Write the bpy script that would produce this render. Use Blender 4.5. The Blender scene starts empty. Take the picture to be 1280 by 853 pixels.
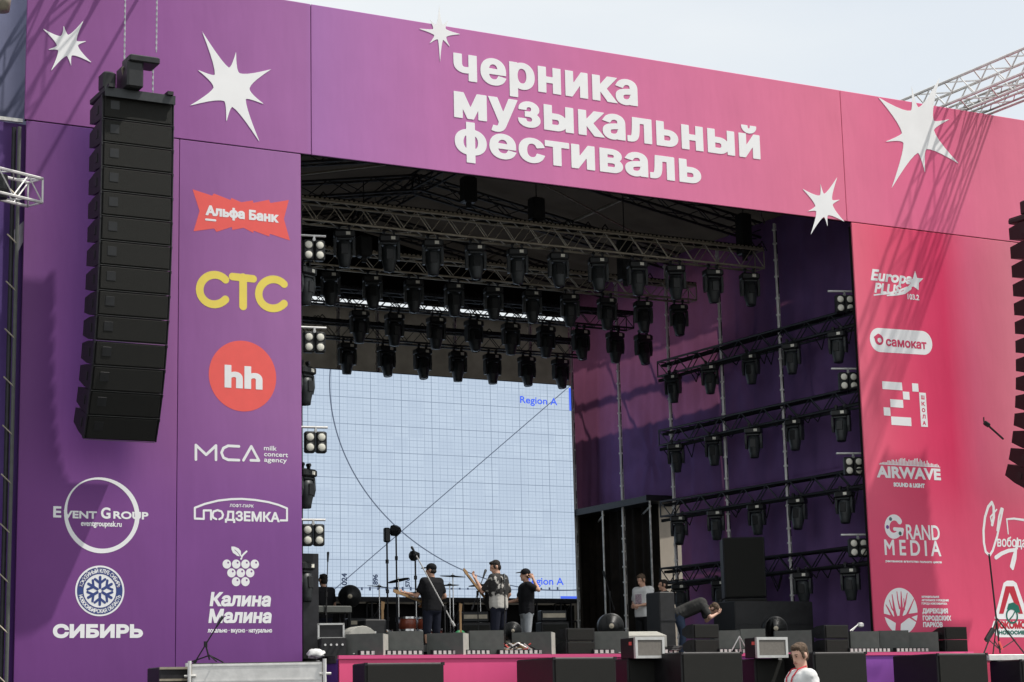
import bpy, math, random
import numpy as np
from mathutils import Vector, Matrix
random.seed(7)
S = bpy.context.scene
COL = S.collection
R_ = math.radians

# ------------------------------------------------------------------ camera, world, sun, exposure
CR = Matrix(((0.8760500864, 0.0698731415, 0.4771309990),
             (-0.4816715798, 0.1739751405, 0.8589092733),
             (-0.0229942434, -0.9822679851, 0.1860668434)))   # columns: right, down, forward
CAM = Vector((-16.0548, -32.1660, 1.0600))
F_, PPX, PPY = 2489.0, 640.0, 426.5
cd = bpy.data.cameras.new("camera"); cam = bpy.data.objects.new("camera", cd); COL.objects.link(cam)
rt, dn, fw = CR.col[0], CR.col[1], CR.col[2]
cam.matrix_world = Matrix(((rt[0], -dn[0], -fw[0], CAM[0]), (rt[1], -dn[1], -fw[1], CAM[1]),
                           (rt[2], -dn[2], -fw[2], CAM[2]), (0, 0, 0, 1)))
cd.sensor_width = 36; cd.lens = 70.0; cd.clip_end = 3000; cd.clip_start = 0.1
S.camera = cam

SUN = Vector((1.55, -1.0, 3.1)).normalized()      # towards the sun
w = bpy.data.worlds.new("World"); S.world = w; w.use_nodes = True
nt = w.node_tree; bg = nt.nodes["Background"]
sky = nt.nodes.new("ShaderNodeTexSky"); sky.sky_type = 'NISHITA'; sky.sun_disc = False
sky.sun_elevation = math.asin(SUN.z); sky.sun_rotation = math.atan2(SUN.x, SUN.y)
sky.air_density = 1.2; sky.dust_density = 3.0
tc = nt.nodes.new("ShaderNodeTexCoord"); mp = nt.nodes.new("ShaderNodeMapping"); mp.inputs['Scale'].default_value = (1, 1, 2.6)
nz = nt.nodes.new("ShaderNodeTexNoise"); nz.inputs['Scale'].default_value = 2.2; nz.inputs['Detail'].default_value = 7
rp = nt.nodes.new("ShaderNodeValToRGB"); rp.color_ramp.elements[0].position = .30; rp.color_ramp.elements[1].position = .62
rp.color_ramp.elements[0].color = (.70, .70, .70, 1); rp.color_ramp.elements[1].color = (.97, .97, .97, 1)
mx = nt.nodes.new("ShaderNodeMix"); mx.data_type = 'RGBA'
L = nt.links.new
L(tc.outputs['Generated'], mp.inputs['Vector']); L(mp.outputs[0], nz.inputs['Vector']); L(nz.outputs['Fac'], rp.inputs[0])
L(rp.outputs[0], mx.inputs[0]); L(sky.outputs[0], mx.inputs[6]); mx.inputs[7].default_value = (5.85, 6.03, 6.08, 1)
L(mx.outputs[2], bg.inputs[0]); bg.inputs[1].default_value = 0.105

sd = bpy.data.lights.new("sun", 'SUN'); sd.energy = 2.65; sd.angle = R_(1.1); sd.color = (1, .955, .89)
sun = bpy.data.objects.new("sun", sd); COL.objects.link(sun)
sun.rotation_euler = (-SUN).to_track_quat('-Z', 'Y').to_euler(); sun.location = (30, -30, 40)
S.view_settings.view_transform = 'Standard'; S.view_settings.look = 'None'
S.view_settings.exposure = 0.61; S.view_settings.gamma = 1.0

def ray(px, py): return CR @ Vector((px - PPX, py - PPY, F_))
def PY(px, py, Y):
    d = ray(px, py); return CAM + d * ((Y - CAM.y) / d.y)
def PX(px, py, X):
    d = ray(px, py); return CAM + d * ((X - CAM.x) / d.x)
def lin(c):
    c = c / 255.0
    return c / 12.92 if c <= .04045 else ((c + .055) / 1.055) ** 2.4
def rgb(r, g, b, k=1.0): return (lin(r) * k, lin(g) * k, lin(b) * k, 1)

# ------------------------------------------------------------------ materials
def mat(name, col, rough=.6, metal=0.0, spec=.4, var=.12, vscale=6.0, bump=0.0, bscale=60.0, trans=0.0, tcol=None):
    m = bpy.data.materials.new(name); m.use_nodes = True; n = m.node_tree.nodes; l = m.node_tree.links.new
    b = n["Principled BSDF"]; b.inputs['Roughness'].default_value = rough; b.inputs['Metallic'].default_value = metal
    b.inputs['Specular IOR Level'].default_value = spec
    c = col if len(col) == 4 else (*col, 1)
    t = n.new("ShaderNodeTexCoord")
    if var > 0:
        z = n.new("ShaderNodeTexNoise"); z.inputs['Scale'].default_value = vscale; z.inputs['Detail'].default_value = 6
        l(t.outputs['Object'], z.inputs['Vector'])
        r = n.new("ShaderNodeValToRGB"); r.color_ramp.elements[0].position = .3; r.color_ramp.elements[1].position = .7
        r.color_ramp.elements[0].color = tuple(x * (1 - var) for x in c[:3]) + (1,)
        r.color_ramp.elements[1].color = tuple(min(1, x * (1 + var)) for x in c[:3]) + (1,)
        l(z.outputs['Fac'], r.inputs[0]); l(r.outputs[0], b.inputs['Base Color'])
        rr = n.new("ShaderNodeMapRange"); rr.inputs[3].default_value = max(0, rough - .1); rr.inputs[4].default_value = min(1, rough + .1)
        l(z.outputs['Fac'], rr.inputs[0]); l(rr.outputs[0], b.inputs['Roughness'])
    else:
        b.inputs['Base Color'].default_value = c
    if bump > 0:
        z2 = n.new("ShaderNodeTexNoise"); z2.inputs['Scale'].default_value = bscale; z2.inputs['Detail'].default_value = 4
        l(t.outputs['Object'], z2.inputs['Vector'])
        bp = n.new("ShaderNodeBump"); bp.inputs['Strength'].default_value = bump; bp.inputs['Distance'].default_value = .02
        l(z2.outputs['Fac'], bp.inputs['Height']); l(bp.outputs[0], b.inputs['Normal'])
    if trans > 0:
        tr = n.new("ShaderNodeBsdfTranslucent")
        if tcol: tr.inputs[0].default_value = (*tcol, 1)
        elif var > 0: l(r.outputs[0], tr.inputs[0])
        else: tr.inputs[0].default_value = c
        ms = n.new("ShaderNodeMixShader"); ms.inputs[0].default_value = trans
        l(b.outputs[0], ms.inputs[1]); l(tr.outputs[0], ms.inputs[2]); l(ms.outputs[0], n["Material Output"].inputs[0])
    return m

def print_mat(name, stops, x0, x1, zstops=None, z0=0, z1=1, k=.9, axis='X', low=None):
    """printed vinyl: a left-to-right colour print, faint weave, slack ripples"""
    m = bpy.data.materials.new(name); m.use_nodes = True; n = m.node_tree.nodes; l = m.node_tree.links.new
    b = n["Principled BSDF"]; b.inputs['Roughness'].default_value = .62; b.inputs['Specular IOR Level'].default_value = .28
    g = n.new("ShaderNodeNewGeometry"); sp = n.new("ShaderNodeSeparateXYZ"); l(g.outputs['Position'], sp.inputs[0])
    mr = n.new("ShaderNodeMapRange"); mr.inputs[1].default_value = x0; mr.inputs[2].default_value = x1
    l(sp.outputs[0 if axis == 'X' else 1], mr.inputs[0])
    r = n.new("ShaderNodeValToRGB"); e = r.color_ramp.elements
    while len(e) > 1: e.remove(e[-1])
    for i, (x, c) in enumerate(stops):
        q = (x - x0) / (x1 - x0)
        el = e[0] if i == 0 else e.new(q)
        el.position = q; el.color = rgb(*c, k)
    l(mr.outputs[0], r.inputs[0]); out = r.outputs[0]
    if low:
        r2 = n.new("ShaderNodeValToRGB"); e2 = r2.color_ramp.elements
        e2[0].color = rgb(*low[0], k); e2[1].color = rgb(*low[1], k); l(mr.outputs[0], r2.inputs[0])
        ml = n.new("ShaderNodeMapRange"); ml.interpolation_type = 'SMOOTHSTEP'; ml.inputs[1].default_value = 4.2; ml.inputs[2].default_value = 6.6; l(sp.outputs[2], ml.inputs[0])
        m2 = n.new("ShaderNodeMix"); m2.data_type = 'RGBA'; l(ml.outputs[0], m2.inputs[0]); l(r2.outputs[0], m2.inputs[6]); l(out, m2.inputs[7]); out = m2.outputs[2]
    def mul(col_out, fac_out):
        mm = n.new("ShaderNodeMix"); mm.data_type = 'RGBA'; mm.blend_type = 'MULTIPLY'; mm.inputs[0].default_value = 1
        l(col_out, mm.inputs[6]); l(fac_out, mm.inputs[7]); return mm.outputs[2]
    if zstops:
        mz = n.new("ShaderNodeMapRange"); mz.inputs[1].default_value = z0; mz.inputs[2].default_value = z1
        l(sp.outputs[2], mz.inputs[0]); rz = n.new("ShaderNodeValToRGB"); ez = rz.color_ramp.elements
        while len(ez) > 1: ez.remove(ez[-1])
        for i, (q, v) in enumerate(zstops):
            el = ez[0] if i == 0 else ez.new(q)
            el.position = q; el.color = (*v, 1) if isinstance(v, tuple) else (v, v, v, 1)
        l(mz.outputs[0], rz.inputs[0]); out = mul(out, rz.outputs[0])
    z = n.new("ShaderNodeTexNoise"); z.inputs['Scale'].default_value = .8; z.inputs['Detail'].default_value = 8; l(g.outputs['Position'], z.inputs['Vector'])
    rr = n.new("ShaderNodeMapRange"); rr.inputs[3].default_value = .89; rr.inputs[4].default_value = 1.10; l(z.outputs['Fac'], rr.inputs[0])
    cb = n.new("ShaderNodeCombineColor"); [l(rr.outputs[0], cb.inputs[i]) for i in range(3)]
    out = mul(out, cb.outputs[0]); l(out, b.inputs['Base Color'])
    mpn = n.new("ShaderNodeMapping"); mpn.inputs['Scale'].default_value = (1.4, 1.0, .35); l(g.outputs['Position'], mpn.inputs[0])
    z2 = n.new("ShaderNodeTexNoise"); z2.inputs['Scale'].default_value = 1.1; z2.inputs['Detail'].default_value = 3; l(mpn.outputs[0], z2.inputs['Vector'])
    bp = n.new("ShaderNodeBump"); bp.inputs['Strength'].default_value = .45; bp.inputs['Distance'].default_value = .05
    l(z2.outputs['Fac'], bp.inputs['Height'])
    z3 = n.new("ShaderNodeTexNoise"); z3.inputs['Scale'].default_value = 70; l(g.outputs['Position'], z3.inputs['Vector'])
    bp2 = n.new("ShaderNodeBump"); bp2.inputs['Strength'].default_value = .10; bp2.inputs['Distance'].default_value = .01
    l(z3.outputs['Fac'], bp2.inputs['Height']); l(bp.outputs[0], bp2.inputs['Normal']); l(bp2.outputs[0], b.inputs['Normal'])
    return m

def emit(name, col, s=1.0):
    m = bpy.data.materials.new(name); m.use_nodes = True; n = m.node_tree.nodes
    e = n.new("ShaderNodeEmission"); e.inputs[0].default_value = col; e.inputs[1].default_value = s
    m.node_tree.links.new(e.outputs[0], n["Material Output"].inputs[0]); return m

M = {}
M['black'] = mat('black_paint', (.017, .017, .018), .55, var=.3, vscale=9, bump=.1)
M['blackcloth'] = mat('black_cloth', (.012, .0115, .0115), .9, spec=.15, var=.25, vscale=3)
M['grille'] = mat('speaker_grille', (.0155, .0155, .0135), .75, spec=.25, var=.12, vscale=14, bump=.5, bscale=160)
M['cabinet'] = mat('speaker_cabinet', (.012, .0112, .0125), .5, var=.25, vscale=8, bump=.15, bscale=90)
M['wedge'] = mat('wedge_grey', (.095, .10, .092), .6, var=.12, vscale=8, bump=.3, bscale=120)
M['palelit'] = mat('pale_and_sunlit', (.42, .41, .37), .6, var=.12, vscale=8, bump=.1, bscale=60)  # pale case colour; on the monitors it stands for sunlit faces
M['fixture'] = mat('fixture_black', (.014, .015, .016), .42, var=.2, vscale=12)
M['fixgrey'] = mat('fixture_grey', (.030, .034, .036), .45, var=.2, vscale=12)
M['lens'] = mat('lens_glass', (.03, .035, .04), .08, spec=.8, var=0)
M['alu'] = mat('aluminium', (.55, .54, .52), .38, metal=.85, var=.12, vscale=15)
M['aludull'] = mat('dull_aluminium', (.36, .32, .25), .5, metal=.5, var=.2, vscale=10)
M['aluwhite'] = mat('pale_aluminium', (.72, .71, .69), .45, metal=.25, var=.1, vscale=10)
M['steel'] = mat('galvanised_steel', (.66, .65, .61), .42, metal=.3, var=.35, vscale=7)
M['polegrey'] = mat('scaffold_zinc', (.84, .83, .80), .35, metal=.0, var=.18, vscale=5)
M['darksteel'] = mat('dark_steel', (.022, .022, .025), .5, metal=.2, var=.3, vscale=8)
M['chrome'] = mat('bright_metal', (.8, .8, .8), .25, metal=1, var=0)
M['white'] = mat('white_print', (.85, .85, .86), .6, spec=.3, var=.03, vscale=2)
M['whiteboard'] = mat('white_board', (.90, .90, .90), .6, spec=.3, var=.03, vscale=2)
M['red'] = mat('coral_red_print', rgb(238, 98, 92), .6, spec=.3, var=.03)
M['yellow'] = mat('yellow_print', rgb(236, 214, 98), .6, spec=.3, var=.03)
M['lampface'] = mat('lamp_cream', (.83, .81, .70), .35, var=.06, vscale=30)
M['rooffab'] = mat('roof_fabric', (.036, .032, .028), .85, spec=.15, var=.22, vscale=1.5, trans=.12)
M['backfab'] = mat('back_fabric', (.18, .16, .132), .9, spec=.1, var=.2, vscale=2.2, trans=.35)
M['purplefab'] = mat('purple_fabric', (.27, .155, .40), .85, spec=.12, var=.16, vscale=1.6, bump=.6, bscale=2.6, trans=.34, tcol=(.36, .12, .22))
M['curtain'] = mat('dark_curtain', (.026, .021, .017), .9, spec=.1, var=.3, vscale=3)
M['beige'] = mat('beige_tarp', (.50, .44, .37), .8, var=.1, vscale=2, trans=.55)
M['deckwood'] = mat('black_deck', (.03, .029, .028), .7, var=.25, vscale=4)
M['shadedpurple'] = mat('shaded_purple_print', rgb(92, 55, 135, .8), .65, var=.08, vscale=1)  # purple side skirt; the shadow on that face is in the dark tone
M['magenta'] = mat('pink_print', rgb(235, 90, 145, .85), .6, var=.05, vscale=1)
M['silver'] = mat('silver_trim', (.62, .62, .60), .4, metal=.35, var=.08, vscale=8)
M['ledcell'] = mat('led_cell', (.55, .55, .52), .4, var=.1, vscale=20)
M['greycloth'] = mat('grey_cloth', rgb(122, 126, 158, .75), .8, var=.08, vscale=1.5)
M['skin'] = mat('skin', (.52, .30, .21), .55, var=.08, vscale=12)
M['skinpale'] = mat('fair_skin', (.58, .35, .26), .55, var=.08, vscale=12)
M['hair'] = mat('dark_hair', (.016, .012, .010), .8, var=.3, vscale=40, bump=.5, bscale=80)
M['hairfair'] = mat('light_brown_hair', (.095, .062, .04), .8, var=.45, vscale=60, bump=.5, bscale=90)
M['tee'] = mat('black_tee', (.014, .014, .016), .9, spec=.12, var=.2, vscale=6, bump=.3, bscale=14)
M['teewhite'] = mat('white_tee', (.70, .70, .69), .9, spec=.1, var=.06, vscale=5, bump=.9, bscale=6)
M['teegrey'] = mat('grey_tee', (.055, .054, .052), .9, spec=.1, var=.15, vscale=5, bump=.3, bscale=12)
M['navy'] = mat('navy_cloth', (.018, .02, .032), .9, spec=.1, var=.2, vscale=6)
M['denim'] = mat('denim', (.05, .07, .115), .9, spec=.1, var=.2, vscale=9)
M['paledenim'] = mat('pale_denim', (.32, .34, .36), .9, spec=.1, var=.15, vscale=9)
M['shoe'] = mat('shoe', (.05, .05, .05), .7)
M['lanyard'] = mat('red_lanyard', (.55, .03, .05), .6, var=0)
M['wood'] = mat('amber_wood', (.17, .075, .03), .35, var=.25, vscale=8)
M['maple'] = mat('maple_wood', (.30, .185, .09), .4, var=.15, vscale=10)
M['drumshell'] = mat('drum_shell', (.22, .055, .03), .25, var=.15, vscale=8)
M['drumskin'] = mat('drum_skin', (.45, .48, .50), .5, var=.1, vscale=8)
M['brass'] = mat('cymbal_brass', (.55, .45, .22), .35, metal=.9, var=.15, vscale=10)
M['green'] = mat('green_plastic', (.02, .20, .07), .5, var=0)
M['ground'] = mat('asphalt', (.055, .053, .05), .9, var=.25, vscale=2, bump=.4, bscale=60)
M['chain'] = mat('chain_steel', (.45, .45, .46), .35, metal=.8, var=.1)

def shirt_mat():
    m = mat('patterned_shirt', (.05, .05, .05), .9, var=0, bump=.3, bscale=14); n = m.node_tree.nodes; l = m.node_tree.links.new
    t = n.new("ShaderNodeTexCoord"); z = n.new("ShaderNodeTexNoise"); z.inputs['Scale'].default_value = 11; z.inputs['Detail'].default_value = 3
    sp = n.new("ShaderNodeSeparateXYZ"); l(t.outputs['Object'], z.inputs['Vector']); l(t.outputs['Object'], sp.inputs[0])
    mr = n.new("ShaderNodeMapRange"); mr.inputs[1].default_value = 1.22; mr.inputs[2].default_value = 1.02
    mr.inputs[3].default_value = -.08; mr.inputs[4].default_value = .22; l(sp.outputs[2], mr.inputs[0])
    ad = n.new("ShaderNodeMath"); l(z.outputs['Fac'], ad.inputs[0]); l(mr.outputs[0], ad.inputs[1])
    r = n.new("ShaderNodeValToRGB"); r.color_ramp.elements[0].position = .50; r.color_ramp.elements[0].color = (.028, .027, .026, 1)
    r.color_ramp.elements[1].position = .58; r.color_ramp.elements[1].color = (.50, .48, .44, 1)
    l(ad.outputs[0], r.inputs[0]); l(r.outputs[0], n["Principled BSDF"].inputs['Base Color']); return m
M['shirt'] = shirt_mat()

# ------------------------------------------------------------------ mesh builder
class MB:
    def __init__(s): s.v = []; s.f = []
    def add(s, vs, fs):
        o = len(s.v); s.v.extend([tuple(x) for x in vs]); s.f.extend([tuple(i + o for i in f) for f in fs]); return s
    def box(s, c, d, rot=None):
        x, y, z = d[0] / 2, d[1] / 2, d[2] / 2
        vs = [Vector((a * x, b * y, e * z)) for a, b, e in ((-1, -1, -1), (1, -1, -1), (1, 1, -1), (-1, 1, -1), (-1, -1, 1), (1, -1, 1), (1, 1, 1), (-1, 1, 1))]
        if rot is not None: vs = [rot @ q for q in vs]
        return s.add([q + Vector(c) for q in vs], [(0, 3, 2, 1), (4, 5, 6, 7), (0, 1, 5, 4), (1, 2, 6, 5), (2, 3, 7, 6), (3, 0, 4, 7)])
    def bbox(s, c, d, bv=.02, rot=None):
        """box with chamfered edges"""
        x, y, z = d[0] / 2, d[1] / 2, d[2] / 2; b = min(bv, x * .49, y * .49, z * .49); vv = []
        for zz, k in ((-z, b), (-z + b, 0), (z - b, 0), (z, b)):
            X, Y = x - k, y - k
            vv += [Vector(q) for q in (
                (-X + b, -Y, zz), (X - b, -Y, zz), (X, -Y + b, zz), (X, Y - b, zz), (X - b, Y, zz), (-X + b, Y, zz), (-X, Y - b, zz), (-X, -Y + b, zz))]
        if rot is not None: vv = [rot @ q for q in vv]
        fs = [tuple(range(7, -1, -1)), tuple(range(24, 32))]
        for r in range(3):
            for i in range(8): j = (i + 1) % 8; fs.append((r * 8 + i, r * 8 + j, r * 8 + 8 + j, r * 8 + 8 + i))
        return s.add([q + Vector(c) for q in vv], fs)
    def tube(s, p, q, r, n=6, r2=None):
        p, q = Vector(p), Vector(q); d = (q - p)
        if d.length < 1e-6: return s
        d.normalize(); a = d.orthogonal().normalized(); b = d.cross(a); r2 = r if r2 is None else r2
        vs = []
        for c, rr in ((p, r), (q, r2)):
            for i in range(n): t = 2 * math.pi * i / n; vs.append(c + a * (math.cos(t) * rr) + b * (math.sin(t) * rr))
        fs = [(i, (i + 1) % n, n + (i + 1) % n, n + i) for i in range(n)] + [tuple(range(n - 1, -1, -1)), tuple(range(n, 2 * n))]
        return s.add(vs, fs)
    def path(s, pts, r, n=6):
        for a, b in zip(pts[:-1], pts[1:]): s.tube(a, b, r, n)
        return s
    def rings(s, rings, cap=True):
        n = len(rings[0]); vs = [p for r in rings for p in r]; fs = []
        for k in range(len(rings) - 1):
            for i in range(n): j = (i + 1) % n; fs.append((k * n + i, k * n + j, k * n + n + j, k * n + n + i))
        if cap: fs += [tuple(range(n - 1, -1, -1)), tuple(range((len(rings) - 1) * n, len(rings) * n))]
        return s.add(vs, fs)
    def lathe(s, prof, c=(0, 0, 0), axis='Z', n=16):
        """prof: list of (radius, height)"""
        c = Vector(c); rs = []
        for r, h in prof:
            ring = []
            for i in range(n):
                t = 2 * math.pi * i / n; x, y = math.cos(t) * max(r, 1e-4), math.sin(t) * max(r, 1e-4)
                ring.append(c + Vector({'Z': (x, y, h), 'Y': (x, h, y), 'X': (h, x, y)}[axis]))
            rs.append(ring)
        return s.rings(rs)
    def ell(s, c, r, rot=None, n=12, m=8):
        rs = []
        for k in range(m + 1):
            ph = -math.pi / 2 + math.pi * k / m; ring = []
            for i in range(n):
                t = 2 * math.pi * i / n
                q = Vector((r[0] * max(math.cos(ph), .02) * math.cos(t), r[1] * max(math.cos(ph), .02) * math.sin(t), r[2] * math.sin(ph)))
                ring.append(Vector(c) + (rot @ q if rot is not None else q))
            rs.append(ring)
        return s.rings(rs)
    def caps(s, p, q, r1, r2, n=10):
        p, q = Vector(p), Vector(q); d = q - p
        if d.length < 1e-5: return s
        d.normalize(); a = d.orthogonal().normalized(); b = d.cross(a); rs = []
        for k in (-1, -.7, -.35, 0): rs.append((p + d * (k * r1), r1 * math.sqrt(max(0.0004, 1 - k * k))))
        for k in (0, .35, .7, 1): rs.append((q + d * (k * r2), r2 * math.sqrt(max(0.0004, 1 - k * k))))
        return s.rings([[c + a * (math.cos(2 * math.pi * i / n) * r) + b * (math.sin(2 * math.pi * i / n) * r) for i in range(n)] for c, r in rs])
    def prism(s, poly, y0, y1, org=(0, 0, 0)):
        """poly in (x,z), extruded y0..y1"""
        n = len(poly); o = Vector(org)
        vs = [o + Vector((x, y0, z)) for x, z in poly] + [o + Vector((x, y1, z)) for x, z in poly]
        return s.add(vs, [tuple(range(n)), tuple(range(2 * n - 1, n - 1, -1))] + [(i, n + i, n + (i + 1) % n, (i + 1) % n) for i in range(n)])
    def prismx(s, poly, x0, x1, org=(0, 0, 0)):
        """poly in (y,z), extruded along x"""
        n = len(poly); o = Vector(org)
        vs = [o + Vector((x0, y, z)) for y, z in poly] + [o + Vector((x1, y, z)) for y, z in poly]
        return s.add(vs, [tuple(range(n - 1, -1, -1)), tuple(range(n, 2 * n))] + [(i, (i + 1) % n, n + (i + 1) % n, n + i) for i in range(n)])
    def truss(s, p, q, w=.4, h=.4, step=.5, r=.025, rb=.012, up=(0, 0, 1), n=6):
        p, q = Vector(p), Vector(q); d = q - p; ln = d.length; d.normalize(); up = Vector(up)
        sd_ = d.cross(up).normalized(); up = sd_.cross(d).normalized()
        cs = [sd_ * (a * w / 2) + up * (b * h / 2) for a, b in ((-1, -1), (1, -1), (1, 1), (-1, 1))]
        for c in cs: s.tube(p + c, q + c, r, n)
        k = max(2, int(round(ln / step)))
        if k % 2: k += 1
        for i in range(k):
            t0, t1 = ln * i / k, ln * (i + 1) / k
            for a in range(4):
                b = (a + 1) % 4
                A, B = (cs[a], cs[b]) if i % 2 == 0 else (cs[b], cs[a])
                s.tube(p + d * t0 + A, p + d * t1 + B, rb, 4)
        for t in (0, ln):
            for a in range(4): s.tube(p + d * t + cs[a], p + d * t + cs[(a + 1) % 4], rb * 1.3, 4)
        return s
    def build(s, name, m, parent=None, smooth=False, loc=None):
        me = bpy.data.meshes.new(name); me.from_pydata([tuple(v) for v in s.v], [], s.f); me.update()
        if smooth: me.polygons.foreach_set('use_smooth', [True] * len(me.polygons))
        if m is not None: me.materials.append(m)
        o = bpy.data.objects.new(name, me); COL.objects.link(o)
        if parent is not None: o.parent = parent
        if loc is not None: o.location = loc
        return o

def tag(o, label, cat, group=None, kind=None):
    if label: o['label'] = label
    if cat: o['category'] = cat
    if group: o['group'] = group
    if kind: o['kind'] = kind
    return o
def empty(name, loc, label, cat, group=None, rz=0.0):
    o = bpy.data.objects.new(name, None); COL.objects.link(o); o.location = loc; o.rotation_euler = (0, 0, rz); o.empty_display_size = .1
    return tag(o, label, cat, group)
def dup(root, loc, rz=None, label=None, group=None, scale=None, rot=None):
    r = root.copy(); COL.objects.link(r); r.location = loc
    if rz is not None: r.rotation_euler = (0, 0, rz)
    if rot is not None: r.rotation_euler = rot
    if scale: r.scale = scale if not isinstance(scale, (int, float)) else (scale,) * 3
    if label: r['label'] = label
    if group: r['group'] = group
    for ch in list(root.children):
        c = ch.copy(); COL.objects.link(c); c.parent = r
        for g in list(ch.children):
            d = g.copy(); COL.objects.link(d); d.parent = c
    return r
ORD = ['first', 'second', 'third', 'fourth', 'fifth', 'sixth', 'seventh', 'eighth', 'ninth', 'tenth', 'eleventh', 'twelfth']

# ------------------------------------------------------------------ flat print shapes: fields on a grid -> mesh
class Field:
    """signed field (metres, + inside) on a grid in the (x,z) plane"""
    def __init__(s, x0, z0, x1, z1, cell):
        s.x0, s.z0, s.c = x0, z0, cell
        s.nx = int((x1 - x0) / cell) + 2; s.nz = int((z1 - z0) / cell) + 2
        s.X, s.Z = np.meshgrid(x0 + np.arange(s.nx) * cell, z0 + np.arange(s.nz) * cell)
        s.F = np.full(s.X.shape, -1.0)
    def u(s, G): s.F = np.maximum(s.F, G); return s
    def sub(s, G): s.F = np.minimum(s.F, -G); return s
    def circle(s, x, z, r, rz=None):
        if rz is None: return r - np.hypot(s.X - x, s.Z - z)
        return (1 - np.hypot((s.X - x) / r, (s.Z - z) / rz)) * min(r, rz)
    def stroke(s, pts, wd, w2=None):
        G = np.full(s.X.shape, -1.0); n = len(pts) - 1
        for k, (a, b) in enumerate(zip(pts[:-1], pts[1:])):
            ax, az, bx, bz = a[0], a[1], b[0], b[1]; dx, dz = bx - ax, bz - az; l2 = dx * dx + dz * dz + 1e-12
            t = np.clip(((s.X - ax) * dx + (s.Z - az) * dz) / l2, 0, 1)
            if w2 is None: ww = wd / 2
            else: ww = (wd + (w2 - wd) * (k + t) / n) / 2
            G = np.maximum(G, ww - np.hypot(s.X - ax - t * dx, s.Z - az - t * dz))
        return G
    def polys(s, polys, grow=0.0):
        """non-zero winding fill of closed polylines, grown by `grow`"""
        r = abs(grow) + 2.5 * s.c
        D = np.full(s.X.shape, r); W = np.zeros((s.nz, s.nx + 1), int)
        for pl in polys:
            n = len(pl)
            for i in range(n):
                ax, az = pl[i]; bx, bz = pl[(i + 1) % n]
                dx, dz = bx - ax, bz - az; l2 = dx * dx + dz * dz
                if l2 < 1e-14: continue
                i0 = max(0, int((min(ax, bx) - r - s.x0) / s.c)); i1 = min(s.nx, int((max(ax, bx) + r - s.x0) / s.c) + 2)
                j0 = max(0, int((min(az, bz) - r - s.z0) / s.c)); j1 = min(s.nz, int((max(az, bz) + r - s.z0) / s.c) + 2)
                if i1 > i0 and j1 > j0:
                    X, Z = s.X[j0:j1, i0:i1], s.Z[j0:j1, i0:i1]
                    t = np.clip(((X - ax) * dx + (Z - az) * dz) / l2, 0, 1)
                    D[j0:j1, i0:i1] = np.minimum(D[j0:j1, i0:i1], np.hypot(X - ax - t * dx, Z - az - t * dz))
                if az == bz: continue
                lo, hi, sg = (az, bz, 1) if az < bz else (bz, az, -1)
                ja = max(0, math.ceil((lo - s.z0) / s.c)); jb = min(s.nz - 1, math.ceil((hi - s.z0) / s.c) - 1)
                for j in range(ja, jb + 1):
                    xx = ax + (s.z0 + j * s.c - az) / dz * dx
                    k = min(s.nx, max(0, math.ceil((xx - s.x0) / s.c)))
                    W[j, 0] += sg; W[j, k] -= sg
        ins = np.cumsum(W, axis=1)[:, :s.nx] != 0
        return np.where(ins, D, -D) + grow
    def mesh(s, mb, y0, thick=0.0):
        F = s.F; yf = y0 - thick; vs = []; fs = []; c = s.c
        F = np.where(np.abs(F) < 1e-6, 1e-6, F)
        P = F > 0; cnt = P[:-1, :-1].astype(int) + P[1:, :-1] + P[:-1, 1:] + P[1:, 1:]
        for j in range(s.nz - 1):
            row = cnt[j]; i = 0; z = s.z0 + j * c
            full = np.flatnonzero(row == 4)
            if len(full):
                br = np.flatnonzero(np.diff(full) > 1); st = np.r_[full[0], full[br + 1]]; en = np.r_[full[br], full[-1]]
                for a, b in zip(st, en):
                    o = len(vs); xa, xb = s.x0 + a * c, s.x0 + (b + 1) * c
                    vs += [(xa, yf, z), (xb, yf, z), (xb, yf, z + c), (xa, yf, z + c)]; fs.append((o, o + 1, o + 2, o + 3))
            for i in np.flatnonzero((row > 0) & (row < 4)):
                x = s.x0 + i * c
                q = [(x, z, F[j, i]), (x + c, z, F[j, i + 1]), (x + c, z + c, F[j + 1, i + 1]), (x, z + c, F[j + 1, i])]
                poly = []; cr = []
                for k in range(4):
                    A, B = q[k], q[(k + 1) % 4]
                    if A[2] > 0: poly.append((A[0], A[1]))
                    if (A[2] > 0) != (B[2] > 0):
                        t = A[2] / (A[2] - B[2]); p = (A[0] + (B[0] - A[0]) * t, A[1] + (B[1] - A[1]) * t)
                        cr.append((len(poly), A[2] > 0, p)); poly.append(p)
                if len(poly) < 3: continue
                o = len(vs); vs += [(p[0], yf, p[1]) for p in poly]; fs.append(tuple(range(o, o + len(poly))))
                if thick > 0:
                    ex = [p for _, io, p in cr if io]; en_ = [p for _, io, p in cr if not io]
                    for a, b in zip(ex, en_):
                        o = len(vs); vs += [(a[0], yf, a[1]), (b[0], yf, b[1]), (b[0], y0, b[1]), (a[0], y0, a[1])]; fs.append((o, o + 3, o + 2, o + 1))
        mb.add(vs, fs); return mb

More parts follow.
